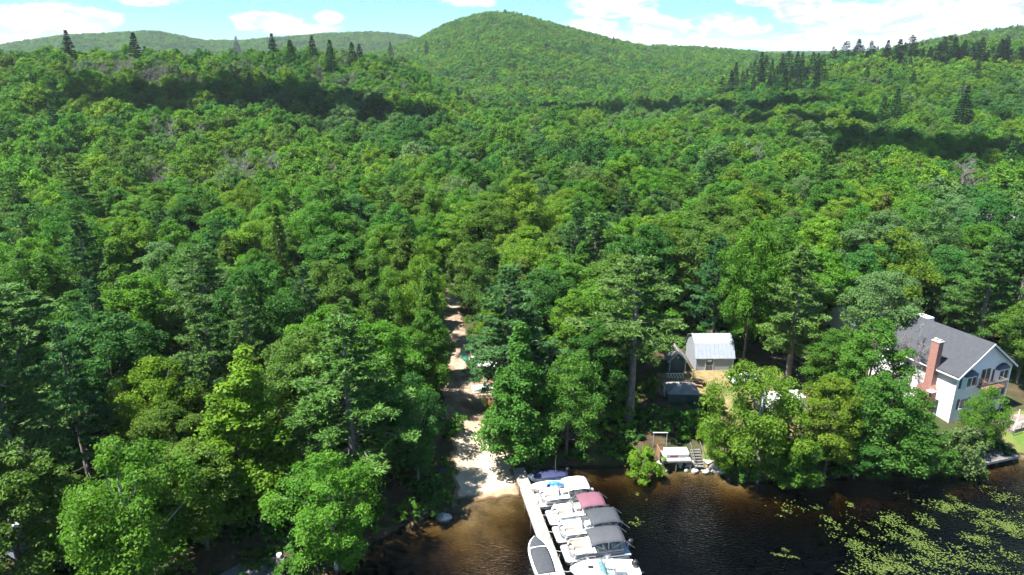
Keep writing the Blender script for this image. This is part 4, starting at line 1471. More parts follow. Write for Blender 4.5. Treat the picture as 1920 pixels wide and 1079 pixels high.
window(house, (0, 6.6, 4.6), 1.9, 1.2, 'side', False); window(house, (0, 9.6, 4.6), 1.3, 1.2, 'side', False); window(house, (0, 6.6, 1.5), 1.5, 1.3, 'side', False)


def gable_house(name, loc, rz, w, l, e, r, wallm, roofm, label, cat='house', door_=False):
    h = empty(name, loc, rz, label, cat)
    MB().extrude([(-w / 2, -l / 2, -1), (w / 2, -l / 2, -1), (w / 2, -l / 2, e), (0, -l / 2, r), (-w / 2, -l / 2, e)], (0, l, 0)).build('wall', wallm, h)
    b = MB(); s_ = (r - e) / (w / 2)
    for s in (-1, 1):
        x0 = s * (w / 2 + .35); z0 = e - .35 * s_ + .03
        b.extrude([(x0, -l / 2 - .3, z0), (0, -l / 2 - .3, r + .03), (0, -l / 2 - .3, r + .18), (x0, -l / 2 - .3, z0 + .15)], (0, l + .6, 0))
    b.build('roof', roofm, h)
    return h


gz = tz(57, 108)
g = gable_house('garage', (56.5, 106.5, gz), math.radians(112), 7.0, 9.0, 3.4, 5.0, M['siding'], M['canvas_white'], 'white roofed garage half hidden behind the white house', 'garage')
MB().box((0, -4.52, 1.2), (3.0, .06, 2.4)).build('garage_door', M['trim'], g)
fz = tz(106, 156)
g = gable_house('grey_roofed_house', (107.5, 154, fz), math.radians(65), 9, 12, 6.0, 9.5, M['siding'], M['shingle_pale'], 'distant white house with pale grey roof peeping through the crowns', 'house')
window(g, (-2, -6, 3.8), 1.2, 1.3, 'front', False); window(g, (2, -6, 3.8), 1.2, 1.3, 'front', False)
g = gable_house('lakeside_cabin', (-47.5, 55.0, tz(-47, 55)), math.radians(80), 5, 6, 2.3, 3.9, M['barn'], M['tin'], 'grey metal roof of a cabin half hidden under the big edge pine', 'cabin')
MB().box((0, -3.03, 1.0), (.9, .06, 2.0)).build('door', M['door_dark'], g)

# patio, rail, lawn-side pole, landing stage
pa = empty('stone_patio', (62.2, 77.6, 1.35), house.rotation_euler[2], 'raised stone patio with white rails below the gable', 'patio')
MB().box((3.2, .2, -.25), (7.5, 3.0, 1.2)).build('patio_base', M['patio'], pa)
pr = MB()
for i in range(6):
    pr.box((-.4 + i * 1.45, -1.25, .8), (.1, .1, .95))
pr.box((3.2, -1.25, 1.27), (7.5, .12, .07)); pr.box((3.2, -1.25, .7), (7.5, .05, .05))
pr.build('railing', M['trim'], pa)
pl = empty('flag_pole', (62.1, 75.9, tz(62.1, 75.9)), 0, 'thin white pole standing on the lawn edge by the patio', 'pole')
MB().tube([(0, 0, -.3), (0, 0, 3.6)], [.06, .045], 8).build('shaft', M['trim'], pl, True)
MB().tube([(0, 0, 3.55), (0, 0, 3.72)], [.09, .02], 8).build('cap', M['trim'], pl, True)
ls = empty('landing_stage', (56.9, 72.9, 0), math.radians(17), 'grey wooden landing stage below the house', 'jetty')
for k in range(20):
    MB().box((-2.75 + k * .29, 0, .62), (.27, 3.4, .06)).build('plank', M['dock_dark'], ls)
fr_ = MB(); fr_.box((0, -1.72, .5), (5.8, .06, .3)); fr_.box((0, 1.72, .5), (5.8, .06, .3)); fr_.box((-2.92, 0, .5), (.06, 3.4, .3)); fr_.box((2.92, 0, .5), (.06, 3.4, .3))
fr_.build('frame', M['dock'], ls)
for sx in (-2.6, 0, 2.6):
    for sy in (-1.5, 1.5):
        MB().tube([(sx, sy, -2.2), (sx, sy, .45)], .08, 8).build('post', M['post'], ls)

# ------------------------------------------------------------------ barn, shed and the things in the yard
bz = tz(29.4, 92.5)
barn = empty('grey_barn', (29.35, 95.0, bz), math.radians(1), 'grey gambrel barn with pale metal roof and dark door', 'barn')
bw, bd, be, bb, br = 5.4, 5.6, 2.15, 3.75, 4.55
prof = [(-bd / 2, -.6), (bd / 2, -.6), (bd / 2, be), (bd / 2 - .95, bb), (0, br), (-bd / 2 + .95, bb), (-bd / 2, be)]
MB().extrude([(-bw / 2, y_, z_) for y_, z_ in prof], (bw, 0, 0)).build('wall', M['barn'], barn)
rb = MB()
for s in (-1, 1):
    e0, e1, e2 = (s * (bd / 2 + .22), be - .28), (s * (bd / 2 - .93), bb + .04), (0, br + .05)
    for a, b in ((e0, e1), (e1, e2)):
        rb.extrude([(-bw / 2 - .2, a[0], a[1]), (-bw / 2 - .2, b[0], b[1]), (-bw / 2 - .2, b[0], b[1] + .09), (-bw / 2 - .2, a[0], a[1] + .09)], (bw + .4, 0, 0))
rb.build('roof', M['tin'], barn)
bdo = MB(); bdo.box((-.75, -bd / 2 - .03, .95), (1.0, .06, 1.95))
bdo = bdo.build('door', M['door_dark'], barn)
t_ = MB(); t_.box((-1.31, -bd / 2 - .04, 1.0), (.1, .08, 2.05)); t_.box((-.19, -bd / 2 - .04, 1.0), (.1, .08, 2.05)); t_.box((-.75, -bd / 2 - .04, 2.0), (1.22, .08, .1))
t_.build('door_frame', M['shed_trim'], bdo); MB().box((-.75, -bd / 2 - .075, 1.55), (.6, .02, .3)).build('sign', M['trim'], bdo)
for s in (-1, 1):
    MB().box((s * bw / 2, -bd / 2 - .01, .75), (.14, .06, 2.6)).build('corner_board', M['shed_trim'], barn)
sz = tz(24, 92)
sh = gable_house('green_shed', (23.95, 93.1, sz), 0, 2.3, 2.6, 2.0, 3.2, M['shed'], M['tarp'], 'small dark green shed with pale trim beside the grey barn', 'shed')
st = MB()
for s in (-1, 1):
    st.box((s * 1.13, -1.32, .95), (.13, .05, 2.1))
    st.extrude([(s * 1.5, -1.62, 1.58), (0, -1.62, 3.12), (0, -1.62, 3.3), (s * 1.5, -1.62, 1.76)], (0, .05, 0))
st.build('trim_board', M['shed_trim'], sh)
MB().box((0, -1.33, .9), (1.2, .05, 1.8)).build('door', M['door_dark'], sh); MB().box((0, -1.33, 2.35), (.3, .04, .3)).build('vent', M['shed_trim'], sh)
hz_ = tz(22.8, 84)
hut = empty('screened_hut', (22.8, 84.3, hz_), math.radians(-3), 'low hut with grey tarp roof and green sides in the yard', 'hut')
MB().box((0, 0, .4), (3.9, 3.2, 1.5)).build('wall', M['tarp_side'], hut)
MB().loft([[(-2.15, -1.8, 1.12), (2.15, -1.8, 1.12), (2.15, 1.8, 1.12), (-2.15, 1.8, 1.12)], [(-2.1, -1.75, 1.22), (2.1, -1.75, 1.22), (2.1, 1.75, 1.22), (-2.1, 1.75, 1.22)],
           [(-.5, -.12, 2.1), (.7, -.12, 2.1), (.7, .12, 2.1), (-.5, .12, 2.1)]]).build('roof', M['tarp'], hut)
MB().box((-2.25, .3, .6), (.08, 1.2, 1.3)).build('side_panel', M['offwhite'], hut)
tr = empty('lattice_fence', (23.2, 89.7, tz(23.2, 89.7)), 0, 'low white zigzag lattice fence in front of the green shed', 'fence')
for i in range(6):
    x0 = -1.25 + i * .42
    MB().tube([(x0, 0, .0), (x0 + .21, 0, .75)], .035, 4).build('slat', M['trim'], tr); MB().tube([(x0 + .21, .03, .75), (x0 + .42, .03, .0)], .035, 4).build('slat', M['trim'], tr)
MB().box((0, .06, .76), (2.6, .06, .07)).build('rail', M['trim'], tr)
pt = empty('picnic_table', (25.9, 87.6, tz(25.9, 87.6)), math.radians(-32), 'orange cedar picnic table on the dry grass', 'table')
for k in range(4):
    MB().box((0, -.33 + k * .22, .75), (1.8, .2, .05)).build('plank', M['cedar'], pt)
for s in (-1, 1):
    MB().box((0, s * .78, .45), (1.8, .28, .05)).build('bench', M['cedar'], pt)
    b = MB(); b.tube([(s * .6, -.7, -.05), (s * .6, -.2, .72)], .05, 4); b.tube([(s * .6, .7, -.05), (s * .6, .2, .72)], .05, 4); b.box((s * .6, 0, .42), (.06, 1.7, .08))
    b.build('leg', M['cedar'], pt)


def wheel(parent, c, r=.32, w=.2, axis_y=True):
    d = Vector((0, w / 2, 0)) if axis_y else Vector((w / 2, 0, 0))
    c = Vector(c)
    t = MB().tube([c - d, c - d * .8, c + d * .8, c + d], [r * .9, r, r, r * .9], 14).build('wheel', M['rubber'], parent, False)
    MB().tube([c - d * 1.05, c + d * 1.05], r * .55, 10).build('rim', M['alu'], t)
    return t


cp = empty('camper_trailer', (35.2, 80.4, tz(35.2, 80.4)), math.radians(8), 'white camper trailer glimpsed through the birch leaves', 'camper')
prof = [(-2.6, .45), (2.3, .45), (2.6, .9), (2.55, 2.0), (2.2, 2.6), (-2.3, 2.6), (-2.6, 2.3)]
MB().extrude([(a, -1.1, b) for a, b in prof], (0, 2.2, 0)).build('body', M['white'], cp, bevel=.08)
MB().box((0, -1.12, 1.75), (1.2, .03, .55)).build('window', M['glass'], cp); MB().box((1.5, -1.12, 1.4), (.7, .04, 1.7)).build('door', M['grey'], cp)
MB().tube([(2.4, -.5, .45), (3.6, 0, .45), (2.4, .5, .45)], .05, 6).build('drawbar', M['black'], cp)
for s in (-1, 1):
    wheel(cp, (-.3, s * 1.0, .33))
car = empty('parked_car', (32.6, 88.3, tz(32.6, 88.3)), math.radians(10), 'white car parked behind the airy birch near the barn', 'car')
sec = lambda x, hw, z0, z1: [(x, -hw, z0), (x, hw, z0), (x, hw * 1.0, (z0 + z1) / 2), (x, hw * .92, z1), (x, -hw * .92, z1), (x, -hw, (z0 + z1) / 2)]
MB().loft([sec(-2.2, .75, .4, .85), sec(-2.05, .85, .3, .95), sec(-.9, .88, .28, .98), sec(1.0, .88, .28, .95), sec(1.95, .84, .3, .82), sec(2.2, .7, .42, .7)]).build('body', M['car'], car, True, .04)
cab = MB().loft([[(-1.75, -.78, .95), (-1.75, .78, .95), (-1.15, .64, 1.45), (-1.15, -.64, 1.45)], [(.95, -.78, .95), (.95, .78, .95), (.2, .64, 1.45), (.2, -.64, 1.45)]]).build('cabin', M['glass'], car)
MB().box((-.47, 0, 1.465), (1.45, 1.3, .05)).build('roof', M['car'], cab)
for sx in (-1.35, 1.35):
    for sy in (-.84, .84):
        wheel(car, (sx, sy, .32))
for sy in (-.6, .6):
    MB().box((2.12, sy, .62), (.12, .3, .14)).build('headlight', M['trim'], car)

# little deck on the bank, with steps, frame and stones
dk = empty('bank_deck', (19.2, 71.0, 0), math.radians(2), 'small wooden deck on posts above the stony bank', 'deck')
for k in range(12):
    MB().box((-1.75 + k * .29, .1, 1.32), (.27, 2.3, .06)).build('plank', M['dock'], dk)
b = MB(); b.box((-.15, -1.08, 1.2), (3.6, .06, .18)); b.box((-.15, 1.28, 1.2), (3.6, .06, .18)); b.build('frame', M['dock_dark'], dk)
for sx in (-1.8, -.2, 1.5):
    for sy in (-1.0, 1.1):
        MB().box((sx, sy, .3), (.12, .12, 1.9)).build('post', M['post'], dk)
MB().box((-2.0, .4, 1.6), (.06, 1.6, 1.3)).build('end_board', M['cedar'], dk)
fl = empty('white_float', (19.3, 71.3, 1.355), math.radians(2), 'white box shaped float lying on the small deck', 'float')
MB().box((0, .1, .28), (2.75, 1.35, .5)).build('body', M['white'], fl, bevel=.06)
MB().box((0, -.62, .2), (2.6, .06, .3)).build('rub_rail', M['grey'], fl); MB().box((-.45, -.66, .18), (.9, .04, .2)).build('panel', M['canvas_maroon'], fl)
stp = empty('bank_steps', (21.75, 71.2, .35), math.radians(3), 'grey wooden steps with handrails going down the bank', 'steps')
for k in range(7):
    MB().box((0, -1.0 + k * .33, .1 + k * .17), (1.05, .26, .06)).build('tread', M['dock_dark'], stp)
for s in (-1, 1):
    MB().extrude([(s * .56, -1.2, -.2), (s * .56, 1.2, 1.0), (s * .56, 1.2, 1.25), (s * .56, -1.2, .05)], (.06, 0, 0)).build('stringer', M['dock_dark'], stp)
    b = MB(); b.tube([(s * .6, -1.1, 0), (s * .6, -1.1, 1.0)], .04, 6); b.tube([(s * .6, 1.1, 1.1), (s * .6, 1.1, 2.1)], .04, 6); b.tube([(s * .6, -1.1, 1.0), (s * .6, 1.1, 2.1)], .04, 6)
    b.build('handrail', M['dock_dark'], stp)
sf = empty('swing_frame', (17.75, 73.3, tz(17.75, 73.3)), 0, 'white goal shaped frame standing behind the small deck', 'frame')
MB().tube([(-.8, 0, -.2), (-.8, 0, 1.9)], .04, 6).build('post', M['grey'], sf); MB().tube([(.8, 0, -.2), (.8, 0, 1.9)], .04, 6).build('post', M['grey'], sf)
MB().tube([(-.9, 0, 1.92), (.9, 0, 1.92)], .05, 6).build('crossbar', M['trim'], sf)
bo = empty('plywood_board', (23.1, 70.9, tz(23.1, 70.9) + .12), math.radians(20), 'pale plywood board lying on the bank beside the steps', 'board')
MB().prism([(-.6, -.5), (.75, -.1), (-.5, .55)], 0, .05).build('sheet', M['offwhite'], bo)


def rock_mesh(seed, sub=2):
    import bmesh
    rng = random.Random(seed)
    bm = bmesh.new(); bmesh.ops.create_icosphere(bm, subdivisions=sub, radius=1)
    ax = [Vector((rng.gauss(0, 1), rng.gauss(0, 1), rng.gauss(0, 1))).normalized() for _ in range(9)]
    lim = [rng.uniform(.55, .9) for _ in ax]
    for v in bm.verts:
        for a, l in zip(ax, lim):
            d = v.co.dot(a)
            if d > l:
                v.co -= a * (d - l) * .85
        v.co += Vector((rng.gauss(0, 1), rng.gauss(0, 1), rng.gauss(0, 1))) * .03
    me = bpy.data.meshes.new('rock'); bm.to_mesh(me); bm.free()
    me.materials.append(M['stone'])
    return me


ROCKS = [rock_mesh(s) for s in range(6)]
rr = random.Random(5)
spots = sorted(rr.uniform(15.3, 24.6) for _ in range(40))
for k, bx_ in enumerate(spots):
    ysh = float(np.interp(bx_, SHORE[:, 0], SHORE[:, 1]))
    yy = ysh + rr.uniform(-.5, .75)
    s = rr.uniform(.16, .44)
    o = mesh_obj('shore_stone', ROCKS[k % 6])
    o.location = (bx_, yy, max(tz(bx_, yy), -.1) + s * .15); o.scale = (s * rr.uniform(.9, 1.4), s, s * rr.uniform(.6, .9)); o.rotation_euler = (rr.uniform(-.3, .3), rr.uniform(-.3, .3), rr.uniform(0, 6.28))
    tag(o, '%s %s grey stone along the bank, counted from the bright shrub' % (ORD[k], 'small' if s < .25 else 'mid-sized' if s < .34 else 'large'), 'stone', 'stones along the bank')
bl_me = rock_mesh(77, 3); bl_me.materials.clear(); bl_me.materials.append(M['boulder'])
o = tag(mesh_obj('boulder', bl_me), 'pale boulder in the shallows off the shaded shore', 'boulder'); o.location = (-7.05, 61.2, .1); o.scale = (.85, .65, .6)

# old grey dock under the trees at the shaded shore, with a white post
od = empty('old_dock', (-24.2, 51.6, 0), math.radians(14), 'old grey dock strewn with leaves under the shaded trees', 'dock')
for k in range(24):
    MB().box((-3.4 + k * .29, 0, 1.35), (.27, 2.6, .06)).build('plank', M['dock_dark'], od)
b = MB(); b.box((-.05, -1.32, 1.22), (7.2, .06, .2)); b.box((-.05, 1.32, 1.22), (7.2, .06, .2)); b.build('frame', M['dock_dark'], od)
for sx in (-3.2, 0, 3.2):
    for sy in (-1.2, 1.2):
        MB().box((sx, sy, .1), (.14, .14, 2.2)).build('post', M['post'], od)
wp = empty('white_bucket', (-21.6, 53.4, 1.3), 0, 'white bucket standing by the old grey dock', 'bucket')
MB().tube([(0, 0, -.05), (0, 0, .45)], [.17, .22], 12).build('body', M['offwhite'], wp, True); MB().tube([(0, 0, .45), (0, 0, .5)], .24, 12).build('rim', M['offwhite'], wp)


# ------------------------------------------------------------------ the dock
DA, DB = Vector((.75, 69.6, 0)), Vector((5.15, 47.0, 0))
dd = (DB - DA); DL = dd.length; dd.normalize(); dn = Vector((-dd.y, dd.x, 0))
dock = empty('boat_dock', DA, math.atan2(dd.y, dd.x), 'long pale wooden dock with boats moored along it', 'dock')
pk = MB(); rd = random.Random(2)
k = 0; xx = 0.0
while xx < DL:
    pk.box((xx + .07, rd.uniform(-.012, .012), .62 + rd.uniform(-.004, .004)), (.132, 1.36, .04)); xx += .142
po = pk.build('planking', M['dock'], dock); po['kind'] = 'stuff'
for s in (-1, 1):
    MB().box((DL / 2, s * .66, .52), (DL, .05, .16)).build('stringer', M['dock_dark'], dock)
for i in range(8):
    for s in (-1, 1):
        MB().tube([(1.2 + i * 2.9, s * .74, -2.5), (1.2 + i * 2.9, s * .74, .62 + (.35 if (i + s) % 3 == 0 else .02))], .055, 8).build('post', M['post'], dock)
for i in range(7):
    b = MB(); b.box((2.0 + i * 2.7, .58, .68), (.3, .06, .06)); b.box((2.0 + i * 2.7, .58, .65), (.08, .06, .04)); b.build('cleat', M['alu'], dock)


# ------------------------------------------------------------------ boats (bow towards +x)
def wall_strip(pts, z0, z1, th):
    """an upright strip of given thickness along an open line in plan"""
    b = MB(); P = [Vector((p[0], p[1], 0)) for p in pts]
    inn, outr = [], []
    for i, p in enumerate(P):
        d = (P[min(i + 1, len(P) - 1)] - P[max(i - 1, 0)]).normalized()
        n = Vector((-d.y, d.x, 0)) * th / 2
        inn.append(p - n); outr.append(p + n)
    b.loft([[(a.x, a.y, z0), (c.x, c.y, z0), (c.x, c.y, z1), (a.x, a.y, z1)] for a, c in zip(inn, outr)])
    return b


def bow_line(x0, x1, hw, rad, n=7):
    """U-shaped line: down one side, round the bow, back along the other"""
    p = [(x0, -hw)]
    for i in range(n):
        a = -math.pi / 2 + math.pi / 2 * i / (n - 1); p.append((x1 - rad + rad * math.cos(a), -hw + rad + rad * math.sin(a)))
    for i in range(n):
        a = math.pi / 2 * i / (n - 1); p.append((x1 - rad + rad * math.cos(a), hw - rad + rad * math.sin(a)))
    p.append((x0, hw))
    return p


def outboard(parent, x, z, m, tilt=0.0, s=1.0):
    def tp(px, pz):
        c, sn = math.cos(tilt), math.sin(tilt)
        return (x - (px * c - pz * sn) * s, z + (px * sn + pz * c) * s)

    def ring(px, pz, hx, hy):
        out = []
        for i in range(10):
            a = 2 * math.pi * i / 10
            qx, qz = tp(px + hx * math.cos(a), pz)
            out.append((qx, hy * math.sin(a) * s, qz))
        return out
    o = MB().loft([ring(.28, .28, .2, .15), ring(.28, .36, .27, .2), ring(.29, .62, .3, .22), ring(.31, .82, .24, .18), ring(.33, .88, .1, .08)]).build('outboard_motor', m, parent, True)
    MB().loft([ring(.27, .3, .13, .09), ring(.26, -.2, .1, .07), ring(.27, -.55, .12, .05)]).build('shaft', M['black'], o)
    q0 = tp(.10, -.55); q1 = tp(.52, -.55)
    MB().tube([(q0[0], 0, q0[1]), (q1[0], 0, q1[1])], [.03, .08], 8).build('gearcase', M['black'], o)
    q = tp(.02, .25)
    MB().box((q[0], 0, q[1]), (.2 * s, .3 * s, .4 * s)).build('bracket', M['grey'], o)
    return o


def bimini(parent, x0, x1, hw, z, mat, foot, crown=.16):
    secs = []
    n = 9
    for i in range(9):
        t = i / 8
        xx = x0 + (x1 - x0) * t
        zc = z - .22 * (2 * t - 1) ** 4 - .04 * math.sin(t * math.pi * 3) ** 2
        up = [(xx, -hw + 2 * hw * j / (n - 1), zc + crown * (1 - (2 * j / (n - 1) - 1) ** 2) - .1 * abs(2 * j / (n - 1) - 1) ** 5) for j in range(n)]
        secs.append(up + [(p[0], p[1], p[2] - .035) for p in up[::-1]])
    c = MB().loft(secs).build('bimini_canopy', mat, parent, True)
    f = MB()
    for xx, ff in ((x0 + .05, foot - .1), ((x0 + x1) / 2, foot), (x1 - .05, foot + .1)):
        for s in (-1, 1):
            f.tube([(ff, s * (hw - .02), 1.3), (xx, s * (hw - .06), z - .16)], .022, 5)
    for s in (-1, 1):
        f.tube([(x0 + .02, s * (hw - .06), z - .25), (x0 - .9, s * (hw - .05), 1.25)], .02, 5)
        f.tube([(x1 - .02, s * (hw - .06), z - .25), (x1 + .9, s * (hw - .05), 1.25)], .02, 5)
    f.build('bimini_frame', M['alu'], parent)
    return c


def pontoon(loc, rz, L, W, label, canopy, seat, seat2, fence, carpet, motor, stripe, bim):
    r = empty('pontoon_boat', loc, rz, label, 'pontoon boat', 'pontoon boats along the dock')
    hl, hw = L / 2, W / 2
    for s in (-1, 1):
        MB().tube([(-hl + .1, s * (hw - .38), .12), (-hl + .25, s * (hw - .38), .12), (hl - .9, s * (hw - .38), .12), (hl - .3, s * (hw - .38), .22), (hl + .02, s * (hw - .38), .4)], [.2, .3, .3, .22, .04], 12).build('pontoon', M['alu'], r, True)
    deck = MB().prism(bow_line(-hl, hl, hw, .32), .46, .56).build('deck', carpet, r)
    MB().add(wall_strip(bow_line(-hl + .02, hl + .012, hw + .012, .32), .44, .57, .03).v, wall_strip(bow_line(-hl + .02, hl + .012, hw + .012, .32), .44, .57, .03).f).build('deck_trim', M['alu'], deck)
    fl = bow_line(-hl + .75, hl - .55, hw - .06, .72)
    fo = wall_strip(fl, .60, 1.18, .045).build('fence', fence, r)
    wall_strip(bow_line(-hl + .75, hl - .52, hw - .03, .74), .82, .93, .012).build('stripe', stripe, fo)
    MB().tube([(p[0], p[1], 1.2) for p in fl], .03, 6).build('rail', M['alu'], fo)
    # bow couches follow the rounded fence; stern bench; helm
    for s in (-1, 1):
        b = MB(); b.box((hl - 1.75, s * (hw - .42), .76), (1.9, .58, .4)); b.box((hl - .93, s * (hw - .66), .76), (.5, .62, .4))
        co = b.build('bow_couch', seat, r, bevel=.06)
        b = MB(); b.box((hl - 1.8, s * (hw - .17), 1.06), (1.8, .17, .42)); b.box((hl - .72, s * (hw - .55), 1.06), (.17, .55, .42), s * .5)
        b.build('backrest', seat2, co, bevel=.05)
        MB().box((hl - 1.75, s * (hw - .76), .66), (1.85, .02, .18)).build('kick_panel', M['tan'], co)
    b = MB(); b.box((-hl + 1.15, .25, .76), (.65, W - 1.0, .42)); sb = b.build('stern_bench', seat, r, bevel=.06)
    MB().box((-hl + .82, .25, 1.1), (.18, W - 1.0, .46)).build('backrest', seat2, sb, bevel=.05)
    co = MB().loft([[(.25, -hw + .16, .57), (.95, -hw + .16, .57), (.95, -hw + .95, .57), (.25, -hw + .95, .57)], [(.35, -hw + .18, 1.42), (.85, -hw + .18, 1.3), (.85, -hw + .92, 1.3), (.35, -hw + .92, 1.42)]]).build('helm_console', M['offwhite'], r)
    MB().tube([(.28, -hw + .55 + .19 * math.cos(a), 1.32 + .19 * math.sin(a)) for a in [i * math.pi / 6 for i in range(13)]], .018, 5).build('steering_wheel', M['black'], co)
    MB().extrude([(.88, -hw + .2, 1.3), (.88, -hw + .9, 1.3), (.76, -hw + .86, 1.62), (.76, -hw + .24, 1.62)], (.015, 0, 0)).build('windscreen', M['screen_glass'], co)
    for yy in (-hw + .55, hw - .6):
        b = MB(); b.box((-.35, yy, .95), (.55, .55, .2)); b.tube([(-.35, yy, .56), (-.35, yy, .88)], .09, 8)
        c = b.build('captain_chair', seat, r, bevel=.04); MB().box((-.62, yy, 1.28), (.16, .52, .55)).build('backrest', seat2, c, bevel=.05)
    MB().box((.6, hw - .5, .76), (.9, .5, .36)).build('side_seat', seat, r, bevel=.05)
    if bim:
        bimini(r, *bim, hw - .02, 2.35, canopy, (bim[0] + bim[1]) / 2)
    outboard(r, -hl - .02, .42, motor)
    for s in (-1, 1):
        for xx in (-.8, 1.1):
            MB().tube([(xx, s * (hw + .1), .3), (xx, s * (hw + .1), .38), (xx, s * (hw + .1), .72), (xx, s * (hw + .1), .8)], [.03, .1, .1, .03], 8).build('fender', M['offwhite'], r, True)
    wall_strip([(-hl + .06, -hw + .1), (-hl + .06, -.5)], .57, 1.0, .03).build('stern_gate', M['alu'], r)
    return r


def place(bow, stern, z=0.0):
    bow = Vector((*bow, z)); stern = Vector((*stern, z))
    c = (bow + stern) / 2
    d = bow - stern
    return c, math.atan2(d.y, d.x), d.length


# from the shore outwards
c, a, L = place((2.5, 63.4), (8.3, 64.55)); pontoon(c, a, L, 2.45, 'pontoon boat with white canopy and white couches', M['canvas_white'], M['offwhite'], M['cream'], M['alu'], M['carpet'], M['grey'], M['grey'], (-2.75, -.15))
c, a, L = place((3.65, 60.45), (9.6, 61.6)); pontoon(c, a, L, 2.45, 'pontoon boat with maroon canopy and cream couches', M['canvas_maroon'], M['cream'], M['offwhite'], M['offwhite'], M['carpet'], M['black'], M['canvas_maroon'], (-2.85, -.2))
c, a, L = place((4.2, 57.75), (10.6, 58.95)); pontoon(c, a, L, 2.5, 'pontoon boat with charcoal canopy, white couches and dark fence', M['canvas_grey'], M['offwhite'], M['white'], M['grey'], M['carpet'], M['black'], M['black'], (-3.2, -.15))
c, a, L = place((4.85, 54.95), (11.15, 56.1)); pontoon(c, a, L, 2.5, 'pontoon boat with slate canopy and beige seats beside the white cruiser', M['canvas_slate'], M['cream'], M['tan'], M['alu'], M['carpet'], M['black'], M['carpet_blue'], (-2.6, .75))


def hull_sections(L, B, H, draft=.28, n=13, ins=0.0, floor=None):
    secs = []
    for i in range(n):
        t = i / (n - 1)
        hb = B / 2 * (.88 + .12 * min(1, t * 3)) * (1 - max(0, (t - .45) / .55) ** 2.6) ** .75 - ins
        hb = max(hb, .012)
        zs = H * (1 + .28 * t ** 2)
        zk = -draft + (draft + H * .9) * max(0, (t - .62) / .38) ** 2.4
        zc = zk + (.18 + .25 * t) * (zs - zk) * .8
        if floor is not None:
            zk = max(zk + .1, floor); zc = max(zc, floor)
        xx = -L / 2 + L * t - (ins if t > .9 else 0)
        secs.append([(xx, -hb, zs), (xx, -hb * .86, zc), (xx, 0, zk), (xx, hb * .86, zc), (xx, hb, zs)])
    return secs


def open_hull(L, B, H, mat, parent, floor=.12, th=.09):
    o = hull_sections(L, B, H); q = hull_sections(L, B, H, ins=th, floor=floor)
    b = MB().loft(o, False, False)
    b.f.append((0, 1, 2, 3, 4)[::-1])
    b2 = MB().loft(q, False, False)
    off = len(b.v)
    b.v += b2.v; b.f += [tuple(i + off for i in f[::-1]) for f in b2.f]
    b.f.append(tuple(off + i for i in range(5)))
    n = len(o)
    for e in (0, 4):
        for i in range(n - 1):
            b.f.append((i * 5 + e, (i + 1) * 5 + e, off + (i + 1) * 5 + e, off + i * 5 + e))
    b.f.append((0, 4, off + 4, off))
    b.f.append(((n - 1) * 5, (n - 1) * 5 + 4, off + (n - 1) * 5 + 4, off + (n - 1) * 5))
    return b.build('hull', mat, parent)


def dome(L, B, H, t0, t1, up, mat, parent, name, ins=.0, lift=.02, n=10, peak=.5):
    """a cover or deck stretched between the gunwales from t0 (stern = 0) to t1 (bow = 1)"""
    secs = []
    for i in range(n):
        u = i / (n - 1); t = t0 + (t1 - t0) * u
        hb = max(.012, B / 2 * (.88 + .12 * min(1, t * 3)) * (1 - max(0, (t - .45) / .55) ** 2.6) ** .75 - ins)
        zs = H * (1 + .28 * t ** 2) + lift
        e = up * (math.sin(math.pi * min(1, max(0, u * (1 - peak) + peak * .5 + .0))) if peak < 1 else 1)
        top = [(-L / 2 + L * t, -hb + 2 * hb * j / 8, zs + e * (1 - (2 * j / 8 - 1) ** 2)) for j in range(9)]
        secs.append(top + [(-L / 2 + L * t, hb * .96, zs - .03), (-L / 2 + L * t, -hb * .96, zs - .03)])
    return MB().loft(secs).build(name, mat, parent, True)


# navy covered runabout nearest the shore
c, a, L = place((1.75, 67.75), (6.2, 68.7))
r = empty('covered_runabout', c, a, 'white runabout under a navy cover, moored closest to the beach', 'motorboat')
open_hull(L, 1.95, .62, M['white'], r)
dome(L, 1.95, .62, .0, .86, .34, M['navy'], r, 'boat_cover', -.015, .03); dome(L, 1.95, .62, .84, .99, .1, M['white'], r, 'foredeck', .02, .0)
outboard(r, -L / 2, .4, M['black'], .3, .9)
MB().tube([(-.9, .3, .9), (-.9, .3, 3.2)], .025, 6).build('aerial', M['post'], r)
# small boat with blue tarps
c, a, L = place((1.95, 65.85), (6.7, 66.5))
r = empty('dinghy', c, a, 'small white boat with a bright blue tarp heaped in it', 'motorboat')
open_hull(L, 1.9, .55, M['white'], r)
dome(L, 1.9, .55, .62, .985, .12, M['white'], r, 'foredeck', .03, .0)
MB().extrude([(.62, -.7, .66), (.62, .55, .66), (.42, .1, 1.35)], (.03, 0, 0)).build('windscreen', M['offwhite'], r)


def heap(seed, c, s, mat, parent, name='tarp'):
    me = rock_mesh(seed, 3); me.materials.clear(); me.materials.append(mat)
    rg = random.Random(seed)
    for v in me.vertices:
        v.co *= 1 + .22 * math.sin(v.co.x * 7 + seed) * math.cos(v.co.y * 6)
    me.polygons.foreach_set('use_smooth', [True] * len(me.polygons))
    o = mesh_obj(name, me, parent); o.location = c; o.scale = s
    return o


heap(11, (-.7, .1, .42), (1.2, .75, .38), M['blue'], r); heap(12, (-.35, -.35, .55), (.6, .35, .3), M['cyan'], r)
MB().box((-1.6, 0, .5), (.35, 1.5, .06)).build('thwart', M['offwhite'], r)
outboard(r, -L / 2, .35, M['grey'], .2, .75)
